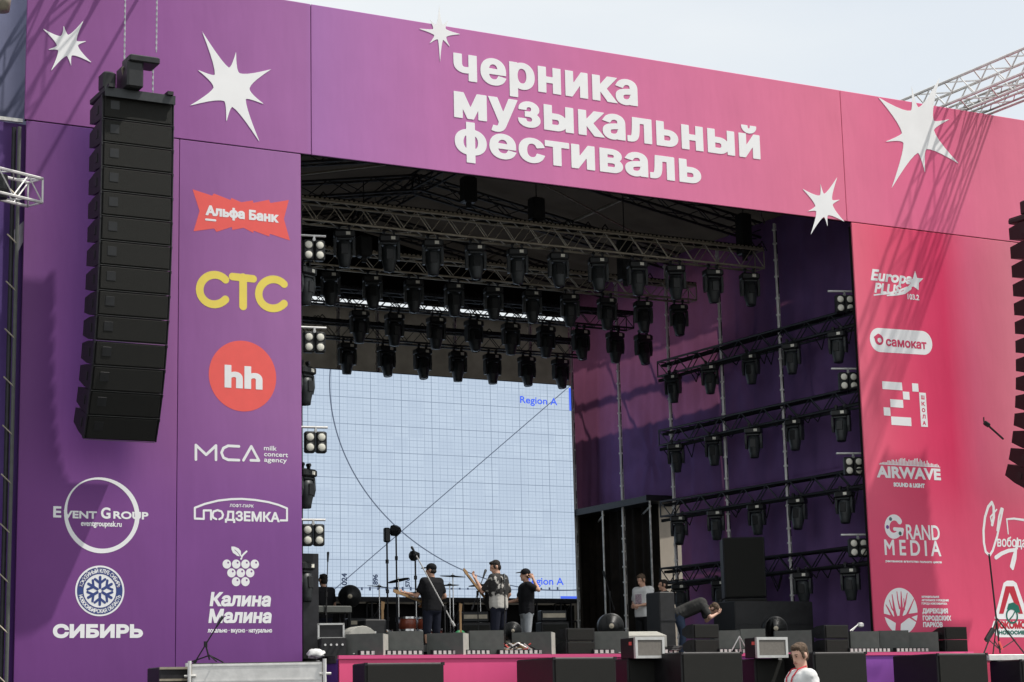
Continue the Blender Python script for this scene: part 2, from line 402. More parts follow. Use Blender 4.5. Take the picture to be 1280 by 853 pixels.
_glyph = {}
def text_polys(s, shear=0.0, space=1.0):
    key = (s, shear, space)
    if key in _glyph: return _glyph[key]
    c = bpy.data.curves.new("lettering_outline", 'FONT'); c.body = s; c.size = 1; c.shear = shear; c.space_character = space
    o = bpy.data.objects.new("lettering_outline", c); COL.objects.link(o)
    dg = bpy.context.evaluated_depsgraph_get(); dg.update()
    cv = o.evaluated_get(dg).to_curve(dg); out = []
    for sp in cv.splines:
        b = sp.bezier_points; n = len(b)
        if n:
            pl = []
            for i in range(n):
                p0, h0, h1, p1 = b[i].co, b[i].handle_right, b[(i + 1) % n].handle_left, b[(i + 1) % n].co
                st = (h0 - p0).length + (h1 - p1).length < 1e-5 or abs((p1 - p0).length - (h0 - p0).length - (h1 - h0).length - (p1 - h1).length) < 1e-4
                for k in range(1 if st else 6):
                    t = k / 6; a = (1 - t) ** 3; e = 3 * t * (1 - t) ** 2; f = 3 * t * t * (1 - t); g = t ** 3
                    pl.append((a * p0.x + e * h0.x + f * h1.x + g * p1.x, a * p0.y + e * h0.y + f * h1.y + g * p1.y))
        else: pl = [(p.co.x, p.co.y) for p in sp.points]
        if len(pl) > 2: out.append(pl)
    o.to_curve_clear() if hasattr(o, 'to_curve_clear') else None
    bpy.data.objects.remove(o); bpy.data.curves.remove(c)
    _glyph[key] = out; return out
def fatten(P, d, dz_=None):
    dz_ = d if dz_ is None else dz_
    """outlines pushed outwards by d with mitred corners"""
    ar = lambda pl: sum(a[0] * b[1] - b[0] * a[1] for a, b in zip(pl, pl[1:] + pl[:1]))
    def inside(q, pl):
        c = False
        for a, b in zip(pl, pl[1:] + pl[:1]):
            if (a[1] > q[1]) != (b[1] > q[1]) and q[0] < (b[0] - a[0]) * (q[1] - a[1]) / (b[1] - a[1]) + a[0]: c = not c
        return c
    out = []
    for k_, pl in enumerate(P):
        hole = sum(1 for j, o in enumerate(P) if j != k_ and ar(o) * ar(pl) < 0 and abs(ar(o)) > abs(ar(pl)) and inside(pl[0], o)) % 2
        sg = (1 if ar(pl) > 0 else -1) * (-1 if hole else 1)
        pl = [q for i, q in enumerate(pl) if math.hypot(q[0] - pl[i - 1][0], q[1] - pl[i - 1][1]) > 1e-5]
        n = len(pl); r = []
        if n < 3: continue
        for i in range(n):
            a, b, c = pl[i - 1], pl[i], pl[(i + 1) % n]
            u = (b[0] - a[0], b[1] - a[1]); v = (c[0] - b[0], c[1] - b[1]); lu, lv = math.hypot(*u), math.hypot(*v)
            n1 = (u[1] / lu * sg, -u[0] / lu * sg); n2 = (v[1] / lv * sg, -v[0] / lv * sg)
            m = (n1[0] + n2[0], n1[1] + n2[1]); q = m[0] ** 2 + m[1] ** 2
            k = 2 / max(q, .55); r.append((b[0] + m[0] * k * d, b[1] + m[1] * k * dz_))
        out.append(r)
    return out
def fit_text(s, x0, x1, zb, h, cap='H', shear=0.0, space=1.0):
    """outlines of s with its left at x0, right at x1, baseline zb; glyph `cap` is h tall"""
    if any('\u0400' < c_ < '\u04ff' for c_ in s): cap = {'H': 'Н', 'x': 'н'}.get(cap, cap)
    P = text_polys(s, shear, space); ch = max(y for pl in text_polys(cap) for _, y in pl)
    xs = [x for pl in P for x, _ in pl]; a, b = min(xs), max(xs); k = (x1 - x0) / (b - a); kz = h / ch
    return [[(x0 + (x - a) * k, zb + y * kz) for x, y in pl] for pl in P]

class Print:
    """a flat print drawn with photo-measured points on the plane Y=yp"""
    def __init__(s, px0, py0, px1, py1, cell=.008, yp=0.0):
        s.yp = yp; a, b = PY(px0, py1, yp), PY(px1, py0, yp); c, d = PY(px1, py1, yp), PY(px0, py0, yp)
        s.f = Field(min(a.x, d.x) - .05, min(a.z, c.z) - .05, max(b.x, c.x) + .05, max(b.z, d.z) + .05, cell)
    def p(s, px, py): q = PY(px, py, s.yp); return (q.x, q.z)
    def pts(s, l): return [s.p(*a) for a in l]
    def poly(s, l, grow=0.0, sub=False):
        G = s.f.polys([s.pts(l)], grow); (s.f.sub if sub else s.f.u)(G); return s
    def stroke(s, l, w, w2=None, sub=False):
        G = s.f.stroke(s.pts(l), w, w2); (s.f.sub if sub else s.f.u)(G); return s
    def circ(s, px, py, r, rz=None, sub=False):
        x, z = s.p(px, py); G = s.f.circle(x, z, r, rz); (s.f.sub if sub else s.f.u)(G); return s
    def text(s, t, px0, px1, py, h, grow=0.0, cap='H', shear=0.0, sub=False, space=1.0, gz=None):
        gz = grow if gz is None else gz
        a, b = s.p(px0, py), s.p(px1, py)
        G = s.f.polys(fatten(fit_text(t, a[0] + grow, b[0] - grow, a[1] + gz, h - 2 * gz, cap, shear, space), grow, gz)); (s.f.sub if sub else s.f.u)(G); return s
    def arctext(s, t, cx, cz, r, a0, a1, h, grow=0.0, inward=False, sub=False):
        P = fit_text(t, 0, 1, 0, h); out = []
        for pl in P:
            q = []
            for x, y in pl:
                a = R_(a0 + (a1 - a0) * x); rr = r - y if inward else r + y
                q.append((cx + rr * math.cos(a), cz + rr * math.sin(a)))
            out.append(q)
        G = s.f.polys(out, grow); (s.f.sub if sub else s.f.u)(G); return s
    def build(s, name, m, parent, off=.003, thick=0.0):
        mb = MB(); s.f.mesh(mb, s.yp - off, thick)
        o = mb.build(name, m, parent)
        if parent is not None: o.location = -parent.location
        return o

# ================================================================== THE SETTING
g = MB().box((0, 200, -.05), (1600, 1600, .1)).build('ground', M['ground']); tag(g, 'grey asphalt ground in front of the stage', 'ground', kind='structure')
DZ = 2.17       # stage deck height
CX = 3.8        # stage centre line
t = empty('stage_platform', (CX, -.6, 0), 'raised black stage deck with a pink to violet front skirt', 'stage')
def wb(mb, name, m, parent, smooth=False):        # build a mesh given in world coordinates under a parent
    o = mb.build(name, m, parent, smooth); o.location = -parent.location; return o
wb(MB().box((4.5, 6.6, DZ - .06), (13.2, 14.35, .12)).box((4.5, 6.4, 1.0), (12.9, 13.4, 2.0)), 'deck', M['deckwood'], t)
M['skirt'] = print_mat('skirt_print', [(-2.1, (240, 92, 138)), (1.5, (232, 86, 142)), (4.5, (205, 80, 150)), (8.3, (150, 84, 178)), (10.5, (146, 82, 176)), (13, (140, 78, 170))], -2.1, 13, k=.90)
wb(MB().box((5.0, -.615, 1.06), (14.1, .03, 2.12)), 'front_skirt', M['skirt'], t)
wb(MB().box((-2.065, -.29, 1.06), (.03, .58, 2.12)), 'side_skirt', M['shadedpurple'], t)
wb(MB().box((5.0, -.63, DZ - .02), (14.14, .05, .06)), 'edge_trim', M['magenta'], t)

# printed banners
FASC = [(-7.5, (134, 78, 138)), (-5.2, (150, 88, 154)), (-2.3, (170, 108, 168)), (-2.24, (174, 116, 180)), (1, (198, 118, 176)), (5, (222, 120, 164)), (9.9, (232, 122, 154)), (10.0, (233, 122, 156)), (12.4, (232, 104, 146)), (13.6, (231, 116, 148)), (16, (231, 124, 150))]
M['fascia'] = print_mat('fascia_print', FASC, -7.5, 16, k=.96)
LT = [(-7.5, (132, 82, 142)), (-7.0, (118, 68, 134)), (-6.35, (88, 44, 118)), (-5.75, (92, 48, 122)), (-5.35, (142, 88, 150)), (-4.78, (160, 100, 160)), (-4.72, (152, 95, 158)), (-2.46, (170, 114, 172))]
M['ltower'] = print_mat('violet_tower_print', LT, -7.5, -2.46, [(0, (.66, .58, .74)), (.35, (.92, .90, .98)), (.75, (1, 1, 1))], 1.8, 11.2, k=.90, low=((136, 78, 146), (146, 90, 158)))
RT = [(10.07, (242, 112, 138)), (11.0, (236, 88, 122)), (11.9, (228, 64, 108)), (12.45, (225, 54, 102)), (13.2, (226, 100, 134)), (14.4, (226, 126, 146)), (16, (226, 120, 140))]
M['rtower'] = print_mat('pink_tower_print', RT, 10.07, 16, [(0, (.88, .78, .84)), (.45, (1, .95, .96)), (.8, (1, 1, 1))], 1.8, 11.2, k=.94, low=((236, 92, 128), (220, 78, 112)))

FT, FB = 14.05, 11.18
fas = empty('portal_fascia', (CX, 0, FB), 'wide violet to pink banner across the top of the stage with white lettering', 'banner')
for a, b in ((-7.49, -2.262), (-2.248, 9.944), (9.956, 16.0)):
    wb(MB().bbox(((a + b) / 2, .02, (FT + FB) / 2), (b - a, .04, FT - FB), .006), 'banner_panel', M['fascia'], fas)
wb(MB().box((4.25, .11, (FT + FB) / 2), (23.4, .12, FT - FB - .04)), 'backing_frame', M['blackcloth'], fas)

def star(tips, inn, sc, ox, oy, name='star'):
    tips = [(ox + x / sc, oy + y / sc) for x, y in tips]
    cx = sum(x for x, _ in tips) / len(tips); cy = sum(y for _, y in tips) / len(tips)
    if inn: inn = [(ox + x / sc, oy + y / sc) for x, y in inn]
    else:
        inn = []
        for i in range(len(tips)):
            a, b = tips[i], tips[(i + 1) % len(tips)]
            mx_, my_ = (a[0] + b[0]) / 2, (a[1] + b[1]) / 2; inn.append((cx + (mx_ - cx) * .42, cy + (my_ - cy) * .42))
    pts = []
    n = len(tips)
    for i in range(n):
        tp, i0, i1 = tips[i], inn[i - 1], inn[i]
        for (A, B, rev) in ((i0, tp, 0), (tp, i1, 1)):
            q = i1 if rev else i0
            ax = (cx + (tp[0] - cx) * .5, cy + (tp[1] - cy) * .5); c = (q[0] * .45 + ax[0] * .55, q[1] * .45 + ax[1] * .55)
            for k in range(5):
                u = k / 5; pts.append(((1 - u) ** 2 * A[0] + 2 * u * (1 - u) * c[0] + u * u * B[0], (1 - u) ** 2 * A[1] + 2 * u * (1 - u) * c[1] + u * u * B[1]))
    xs, ys = [p[0] for p in pts], [p[1] for p in pts]
    pr = Print(min(xs), min(ys), max(xs), max(ys), .012); pr.poly(pts)
    return pr.build(name, M['whiteboard'], fas, .003, .005)
star([(420, 285), (632, 252), (837, 198), (872, 410), (916, 630), (708, 662), (503, 714), (468, 500)], [(600, 362), (680, 350), (762, 408), (775, 458), (718, 555), (660, 560), (578, 505), (566, 455)], 7.97, 0, 0)
star([(796, 122), (932, 204), (1072, 274), (1045, 414), (1026, 564), (893, 487), (748, 419), (778, 276)], [(903, 268), (945, 290), (985, 350), (970, 393), (918, 424), (885, 400), (843, 347), (848, 296)], 3.16, 0, 0)
star([(130, 18), (162, 66), (204, 115), (168, 160), (133, 209), (97, 147), (56, 95), (97, 63)], [(141, 82), (152, 97), (154, 124), (143, 134), (126, 132), (114, 118), (110, 98), (120, 84)], 2.667, 500, 0)
star([(263, 244), (406, 192), (527, 160), (571, 338), (609, 529), (465, 571), (321, 634), (292, 436)], [(404, 302), (437, 288), (500, 342), (502, 386), (470, 466), (433, 482), (372, 440), (366, 398)], 3.41, 1020, 50)
star([(20, 128), (202, 78), (372, 8), (402, 236), (446, 462), (276, 517), (102, 592), (68, 358)], [(195, 196), (240, 180), (318, 236), (324, 290), (276, 394), (236, 410), (160, 356), (152, 300)], 7.975, 1000, 220)

def title(s, px0, px1, pyb, h):
    pr = Print(px0 - 4, pyb - 75, px1 + 4, pyb + 60, .013)
    pr.text(s, px0, px1, pyb, h, .050, cap='x', space=1.12, gz=.028)
    return pr.build('lettering', M['whiteboard'], fas, .003, .005)
def zat(px, py, Y=0): return PY(px, py, Y).z
title('черника', 567, 796, 99, zat(567, 66) - zat(567, 99))
title('музыкальный', 567.5, 948, 146.5, zat(568, 114) - zat(568, 146.5))
title('фестиваль', 568.5, 875, 191, zat(570, 160) - zat(570, 191))

# towers --------------------------------------------------------------------------------------------
lt = empty('portal_tower', (-4.96, 0, 0), 'violet sponsor banner tower at the near end of the stage', 'tower', 'printed stage towers')
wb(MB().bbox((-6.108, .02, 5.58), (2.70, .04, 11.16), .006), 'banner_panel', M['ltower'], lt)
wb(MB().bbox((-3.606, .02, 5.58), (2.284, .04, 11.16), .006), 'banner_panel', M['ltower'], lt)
wb(MB().box((-4.96, .10, 5.55), (4.94, .11, 11.1)), 'return_frame', M['blackcloth'], lt)
rtw = empty('portal_tower', (13.0, 0, 0), 'pink sponsor banner tower at the far end of the stage', 'tower', 'printed stage towers')
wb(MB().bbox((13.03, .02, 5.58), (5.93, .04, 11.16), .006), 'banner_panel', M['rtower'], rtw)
wb(MB().box((13.04, .10, 5.55), (5.88, .11, 11.1)), 'return_frame', M['blackcloth'], rtw)

W_ = M['white']
def P8(sc, ox, oy, l): return [(ox + x / sc, oy + y / sc) for x, y in l]
# --- near tower prints
p = Print(238, 235, 365, 304, .008)
p.poly(P8(8.53, 230, 220, [(90, 143), (300, 212), (318, 188), (495, 258), (505, 236), (610, 282), (735, 262), (738, 288), (905, 255), (920, 290), (1118, 258), (1065, 460), (1130, 690), (915, 618), (910, 648), (740, 585), (742, 610), (635, 555), (515, 578), (510, 545), (345, 598), (320, 562), (100, 592), (165, 375)]))
p.build('red_ribbon_sign', M['red'], lt, .002)
p = Print(250, 245, 352, 285, .006)
p.text('Альфа Банк', 257, 347.5, 269.2, .185, .013); p.stroke([(257.5, 274.6), (269, 275.8)], .038); p.build('sponsor_print', W_, lt, .005)
p = Print(240, 335, 365, 395, .008)
def arc(cx, cy, r, a0, a1, n=24, ry=None): return [(cx + r * math.cos(R_(a0 + (a1 - a0) * k / n)), cy - (ry or r) * math.sin(R_(a0 + (a1 - a0) * k / n))) for k in range(n + 1)]
p.stroke(arc(268, 362.2, 18.5, 42, 318), .14)
p.stroke([(290.5, 346), (316.5, 348.8)], .135); p.stroke([(303.8, 347), (303.8, 383)], .145); p.stroke(arc(341.5, 367.6, 18.2, 42, 318), .14)
p.build('sponsor_print', M['yellow'], lt, .003)
p = Print(256, 422, 352, 520, .008); p.circ(303.4, 470.2, .625); p.build('red_disc', M['red'], lt, .002)
p = Print(276, 448, 332, 490, .006); p.text('hh', 280.5, 328, 484.5, .40, .03, cap='h'); p.build('sponsor_print', W_, lt, .005)
p = Print(238, 550, 365, 582, .005)
o = (230, 530); k = 6.093
p.stroke(P8(k, *o, [(90, 272), (90, 162), (168, 236), (243, 166), (243, 274)]), .047)
p.stroke(P8(k, *o, [(418, 172), (335, 168), (300, 185), (285, 220), (300, 258), (335, 274), (418, 277)]), .047)
p.stroke(P8(k, *o, [(452, 278), (512, 172), (570, 280), (508, 278)]), .047)
p.text('milk', 329.8, 345.8, 563, .082, .0025, cap='k'); p.text('concert', 330, 360, 570.5, .082, .0025, cap='h'); p.text('agency', 330, 358.5, 577.5, .082, .0025, cap='h')
p.build('sponsor_print', W_, lt)
p = Print(238, 618, 365, 656, .005)
p.stroke(P8(k, *o, [(142, 724), (82, 722), (82, 640), (160, 610), (260, 585), (360, 574), (440, 572), (540, 580), (640, 596), (720, 618), (784, 644), (784, 736), (735, 736)]), .036)
p.stroke(P8(k, *o, [(150, 725), (150, 660), (205, 660), (205, 728)]), .036)
p.stroke(P8(k, *o, [(245, 726), (222, 715), (217, 690), (225, 668), (255, 658), (285, 668), (297, 692), (290, 716), (268, 727)]), .036)
p.text('ДЗЕМКА', 281, 349.5, 651.2, .175, .009); p.text('ЛОФТ-ПАРК', 287, 317, 634, .055, .002)
p.build('sponsor_print', W_, lt)
p = Print(62, 594, 190, 694, .006)
c0 = (126.3, 643.5); pts = []
for i in range(73):
    a = 2 * math.pi * i / 72; rr = 45.2 + .5 * math.sin(3 * a + 1); pts.append((c0[0] + rr * .99 * math.cos(a), c0[1] - rr * math.sin(a) + .06 * rr * math.cos(a)))
for i in range(72):
    a = 2 * math.pi * i / 72; wd = .062 - .022 * math.cos(a - R_(125)) - .014 * math.cos(2 * (a - R_(125)))
    p.stroke(pts[i:i + 2], max(.02, wd))
pq = Print(62, 594, 190, 694, .006)
p.text('E', 66.3, 76.5, 647, .185, .008); p.text('VENT', 79.5, 121, 647.8, .125, .007); p.text('G', 126, 138, 648.4, .185, .008); p.text('ROUP', 141.5, 185.3, 648.6, .125, .007)
p.text('eventgroupnsk.ru', 101, 152, 657.6, .075, .003, cap='t')
p.build('sponsor_print', W_, lt)
p = Print(92, 708, 158, 770, .005); cx, cz = p.p(124.8, 738.8)
p.f.u(p.f.circle(cx, cz, .415)); p.f.sub(np.minimum(p.f.circle(cx, cz, .385), -p.f.circle(cx, cz, .275)))
p.arctext('ХОККЕЙНЫЙ КЛУБ СИБИРЬ', cx, cz, .30, 168, 12, .062, .004); p.arctext('НОВОСИБИРСКАЯ ОБЛАСТЬ', cx, cz, .362, 192, 348, .062, .004, inward=True)
p.build('round_badge', W_, lt)
p = Print(100, 714, 150, 764, .005); p.f.u(np.minimum(p.f.circle(cx, cz, .383), -p.f.circle(cx, cz, .277)))
p.arctext('ХОККЕЙНЫЙ КЛУБ СИБИРЬ', cx, cz, .297, 170, 10, .068, .004, sub=True); p.arctext('НОВОСИБИРСКАЯ ОБЛАСТЬ', cx, cz, .364, 192, 348, .068, .004, inward=True, sub=True)
for i in range(6):
    a = R_(90 + 60 * i); d = lambda r, da=0: (cx + r * math.cos(a + da), cz + r * math.sin(a + da))
    p.f.u(p.f.stroke([d(.05), d(.225)], .045)); p.f.u(p.f.stroke([d(.21, .42), d(.125), d(.21, -.42)], .04))
p.build('badge_emblem', mat('badge_blue', rgb(52, 68, 128), .6, var=0), lt, .0055)
p = Print(62, 776, 184, 804, .005)
p.text('СИБИРЬ', 65.8, 178.5, 797.8, .225, .019, shear=.0); p.build('sponsor_print', W_, lt)
p = Print(256, 680, 344, 795, .005); k = 6.56; o = (240, 670)
for gx, gy in ((285, 232), (362, 232), (438, 232), (514, 232), (323, 304), (400, 304), (476, 304), (361, 376), (437, 376)):
    x, y = P8(k, *o, [(gx, gy)])[0]; p.circ(x, y, .077)
    x, y = P8(k, *o, [(gx + 11, gy - 12)])[0]; p.circ(x, y, .017, sub=True)
p.poly(P8(k, *o, [(322, 88), (345, 88), (380, 102), (400, 125), (403, 170), (370, 165), (335, 140), (322, 110)]))
p.stroke(P8(k, *o, [(402, 190), (410, 165), (428, 145), (447, 128)]), .032); p.stroke(P8(k, *o, [(350, 115), (375, 138), (402, 178)]), .010, sub=True)
p.text('Калина', 262, 338.6, 758, .24, .014, shear=.12, cap='К'); p.text('Малина', 260.5, 339.5, 779, .24, .014, shear=.12, cap='К')
p.text('локально · вкусно · натурально', 259.5, 340, 791, .06, .003, cap='к')
p.build('sponsor_print', W_, lt)
# --- far tower prints
p = Print(1084, 330, 1158, 380, .006); k = 6.56; o = (1080, 320)
p.text('Europa', 1088.5, 1140, 350.5, .25, .013, shear=.22, cap='E'); p.text('PLUS', 1093, 1127, 366, .22, .012, shear=.22)
p.poly(P8(k, *o, [(418, 122), (436, 182), (486, 186), (450, 222), (447, 282), (405, 252), (352, 262), (386, 224), (340, 196), (398, 190)]), .007, True); p.poly(P8(k, *o, [(418, 122), (436, 182), (486, 186), (450, 222), (447, 282), (405, 252), (352, 262), (386, 224), (340, 196), (398, 190)]))
p.stroke(P8(k, *o, [(82, 322), (200, 308), (290, 285), (352, 262)]), .03, .05); p.stroke(P8(k, *o, [(190, 326), (270, 316), (330, 300), (375, 262)]), .03, .10)
p.text('103.2', 1134.5, 1149, 374.3, .12, .005); p.build('sponsor_print', W_, rtw)
p = Print(1082, 408, 1170, 447, .007); p.stroke([(1099.5, 425.3), (1153.5, 428.8)], .515); p.build('white_pill', W_, rtw, .002)
p = Print(1088, 412, 1164, 442, .006); a = p.p(1098.8, 424.8); p.f.u(np.minimum(p.f.circle(*a, .115), -p.f.circle(a[0] + .012, a[1] - .008, .055)))
p.stroke([(1093.5, 422), (1098, 420)], .05, .09); p.text('самокат', 1107.5, 1158, 432.6, .155, .009, cap='о'); p.build('sponsor_print', mat('raspberry_print', rgb(206, 62, 100), .6, var=0), rtw, .005)
p = Print(1098, 474, 1166, 538, .006); k = 9.478; o = (1090, 460)
for q in ([(118, 158), (352, 175), (360, 268), (124, 252)], [(362, 280), (440, 286), (447, 380), (370, 374)], [(213, 370), (366, 382), (372, 476), (219, 464)], [(135, 466), (214, 472), (221, 570), (141, 564)], [(224, 576), (462, 590), (468, 692), (231, 676)], [(472, 182), (545, 188), (553, 285), (478, 280)], [(556, 292), (636, 298), (662, 702), (582, 697)]): p.poly(P8(k, *o, q))
for i, ch in enumerate('ШКОЛА'):
    x, y = P8(k, *o, [(582 + i * 4.5, 372 + i * 76)])[0]; p.text(ch, x, x + 4.2, y + .2, .088, .006, sub=True)
p.build('sponsor_print', W_, rtw)
p = Print(1094, 568, 1180, 614, .006)
random.seed(3); xx = 1100.5
while xx < 1174:
    e = math.sin((xx - 1100) / 74 * math.pi); hh = random.uniform(1, 3) + 7.5 * e * random.uniform(.35, 1); base = 580.2 + (xx - 1100) * .055
    p.poly([(xx, base), (xx, base - hh), (xx + 1.15, base - hh), (xx + 1.15, base)]); xx += 1.75
p.stroke([(1099, 580.2), (1175, 584.2)], .014); p.text('AIRWAVE', 1096.5, 1176, 597, .245, .016); p.text('SOUND & LIGHT', 1117, 1156, 608.6, .092, .008); p.build('sponsor_print', W_, rtw)
p = Print(1102, 640, 1182, 706, .006)
p.stroke(arc(1117.3, 658.5, 8.6, 35, 335, ry=11.5), .125); p.stroke([(1118, 661.5), (1128, 662.3), (1127, 668)], .075)
p.text('RAND', 1133, 1175, 674.5, .31, .008); p.text('MEDIA', 1106, 1176.5, 694, .32, .009, space=1.5); p.text('рекламное агентство полного цикла', 1107, 1177, 703, .042, .0035, cap='р')
p.build('sponsor_print', W_, rtw)
for (x, y), c in (((1113, 649), (90, 110, 120)), ((1109.2, 659), (120, 70, 150)), ((1125, 667), (60, 90, 90))):
    p = Print(1104, 646, 1132, 674, .006); p.circ(x, y, .04); p.build('coloured_dot', mat('dot_print', rgb(*c), .6, var=0), rtw, .0055)
p = Print(1104, 738, 1150, 792, .006); cx_, cz_ = p.p(1125.8, 764.2); p.f.u(p.f.circle(cx_, cz_, .44, .475))
k = 5.818; o = (1060, 740)
def tr(l, w, w2=None): p.stroke(P8(k, *o, l), w, w2, sub=True)
tr([(362, 290), (365, 235), (372, 195)], .14, .12); tr([(265, 170), (315, 190), (368, 215)], .06, .13); tr([(372, 215), (430, 178), (505, 160)], .13, .05)
tr([(355, 205), (340, 150), (330, 90), (320, 20)], .09, .02); tr([(385, 190), (390, 100), (385, 0)], .09, .02); tr([(325, 185), (290, 120), (275, 95)], .05, .02)
tr([(385, 180), (415, 90), (430, 10)], .06, .02); tr([(425, 175), (455, 110), (478, 55)], .05, .02); tr([(440, 178), (495, 215)], .04, .03); tr([(300, 60), (318, 120), (340, 150)], .02, .04); tr([(355, 0), (362, 60), (375, 120)], .02, .04); tr([(410, 130), (405, 50)], .03, .02)
p.build('sponsor_print', W_, rtw)
p = Print(1148, 738, 1194, 788, .005)
p.text('ДИРЕКЦИЯ', 1153, 1185, 767.0, .105, .007); p.text('ГОРОДСКИХ', 1153.5, 1189, 776, .105, .007); p.text('ПАРКОВ', 1154, 1178.5, 784.2, .105, .007)
p.text('МУНИЦИПАЛЬНОЕ', 1152, 1174, 747.6, .045, .003); p.text('АВТОНОМНОЕ УЧРЕЖДЕНИЕ', 1152, 1186, 751.8, .045, .003); p.text('ГОРОДА НОВОСИБИРСКА', 1152, 1184, 756, .045, .003)
p.build('sponsor_print', W_, rtw)
p = Print(1224, 622, 1310, 716, .007); k = 7.11; o = (1200, 600)
def st(l, w, w2=None): p.stroke(P8(k, *o, l), w, w2)
st([(285, 400), (300, 330), (298, 240), (282, 200), (250, 240), (222, 330), (208, 450), (212, 560), (228, 640), (262, 672), (290, 630), (330, 500), (360, 360), (380, 260), (366, 255), (345, 330), (330, 450)], .07, .045)
st([(285, 400), (270, 330), (325, 265)], .035); p.text('вобода', 1246.5, 1283, 683.6, .17, .006, cap='н', shear=.1)
st([(428, 480), (415, 350), (480, 345), (600, 362), (700, 380)], .03, .06); st([(320, 690), (370, 655), (430, 630), (495, 622), (490, 700), (468, 790), (452, 770), (470, 690), (500, 600), (510, 520)], .09, .04)
p.build('script_print', W_, rtw)
p = Print(1238, 724, 1300, 800, .006); o = (1200, 700)
p.poly(P8(k, *o, [(318, 515), (395, 215), (420, 198), (470, 198), (495, 215), (600, 515)]), .03); p.poly(P8(k, *o, [(285, 615), (305, 550), (760, 560), (760, 680), (340, 680)]), .02)
p.build('club_badge', W_, rtw, .002)
p = Print(1238, 724, 1300, 800, .006)
p.poly(P8(k, *o, [(345, 480), (405, 235), (480, 235), (560, 480), (520, 480), (440, 290), (385, 480)])); p.text('ЛОКОМОТИВ', 1242.5, 1300, 786.2, .16, .014)
p.build('sponsor_print', mat('club_red', rgb(190, 40, 60), .6, var=0), rtw, .004)
p = Print(1250, 745, 1300, 800, .006); a = p.p(1264.8, 770)
p.f.u(np.minimum(p.f.circle(*a, .17), -p.f.circle(*a, .13))); p.f.u(p.f.stroke([(a[0] - .1, a[1] - .1), (a[0] + .02, a[1]), (a[0] + .1, a[1] + .1)], .03))
p.poly(P8(k, *o, [(415, 440), (430, 390), (475, 378), (520, 410), (535, 470), (500, 470), (470, 440)])); p.text('НОВОСИБИРСК', 1248.5, 1300, 793.4, .085, .007)
p.build('badge_emblem', mat('club_green', rgb(20, 105, 90), .6, var=0), rtw, .006)

# ================================================================== THE STAGE HOUSE
def cloth(name, m, parent, fn, nu, nv):
    """a hung sheet: fn(u,v) -> world point"""
    mb = MB(); vs = [fn(i / nu, j / nv) for j in range(nv + 1) for i in range(nu + 1)]
    mb.add(vs, [(j * (nu + 1) + i, j * (nu + 1) + i + 1, (j + 1) * (nu + 1) + i + 1, (j + 1) * (nu + 1) + i) for j in range(nv) for i in range(nu)])
    return wb(mb, name, m, parent, True)

# roof: pitched fabric on trussed rafters
rf = empty('stage_roof', (CX, 6, 11.8), 'dark pitched fabric stage roof carried on rafter trusses', 'roof')
EX0, EX1, EZ, RZ_ = -4.35, 11.95, 12.25, 13.75
cloth('roof_fabric', M['rooffab'], rf, lambda u, v: (EX0 + (EX1 - EX0) * u, .3 + 13.4 * v, (EZ + (RZ_ - EZ) * (1 - abs(2 * u - 1))) - .10 * abs(math.sin(v * math.pi * 5)) - .03 * math.sin(u * 40)), 40, 30)
wb(MB().prism([(EX0, 11.73), (EX1, 11.73), (EX1, EZ), (CX, RZ_), (EX0, EZ)], 13.55, 13.6), 'back_gable', M['blackcloth'], rf)
for y in (1.2, 4.6, 8.0, 11.4):
    for s_ in (-1, 1):
        mb = MB(); e = CX + s_ * 8.0
        mb.truss((CX, y, RZ_ - .45), (e, y, EZ - .3), .35, .35, .6, .03, .014); wb(mb, 'rafter_truss', M['darksteel'] if y > 3 else M['aludull'], rf)
for s_, z in ((-1, EZ - .3), (1, EZ - .3)):
    wb(MB().truss((CX + s_ * 7.7, .6, z), (CX + s_ * 7.7, 13.4, z), .35, .35, .7, .03, .014), 'eave_truss', M['aludull'], rf)
wb(MB().truss((CX, .6, RZ_ - .45), (CX, 13.4, RZ_ - .45), .35, .35, .7, .03, .014), 'ridge_truss', M['darksteel'], rf)
for s_ in (-.5, .5):
    wb(MB().tube((CX + s_ * 8.3, .7, EZ + .55), (CX + s_ * 8.3, 13.3, EZ + .55), .035).tube((CX + s_ * 8.3, 1.2, EZ + .55), (CX + s_ * 15, 4.6, EZ - .1), .025).tube((CX, 4.6, RZ_ - .6), (CX + s_ * 15, 8.0, EZ - .1), .025), 'purlin_tube', M['aludull'], rf)
wb(MB().truss((EX0, 13.5, 11.62), (EX1, 13.5, 11.62), .22, .26, .3, .02, .014), 'back_truss', M['darksteel'], rf)

bw = empty('back_wall', (CX, 13.4, DZ), 'grey brown fabric wall hung behind the video screen', 'wall')
cloth('fabric', M['backfab'], bw, lambda u, v: (-3.4 + 14.4 * u, 13.4 + .05 * math.sin(u * 55) + .04 * math.sin(u * 21 + v * 3), DZ + (11.54 - DZ) * v), 160, 6)

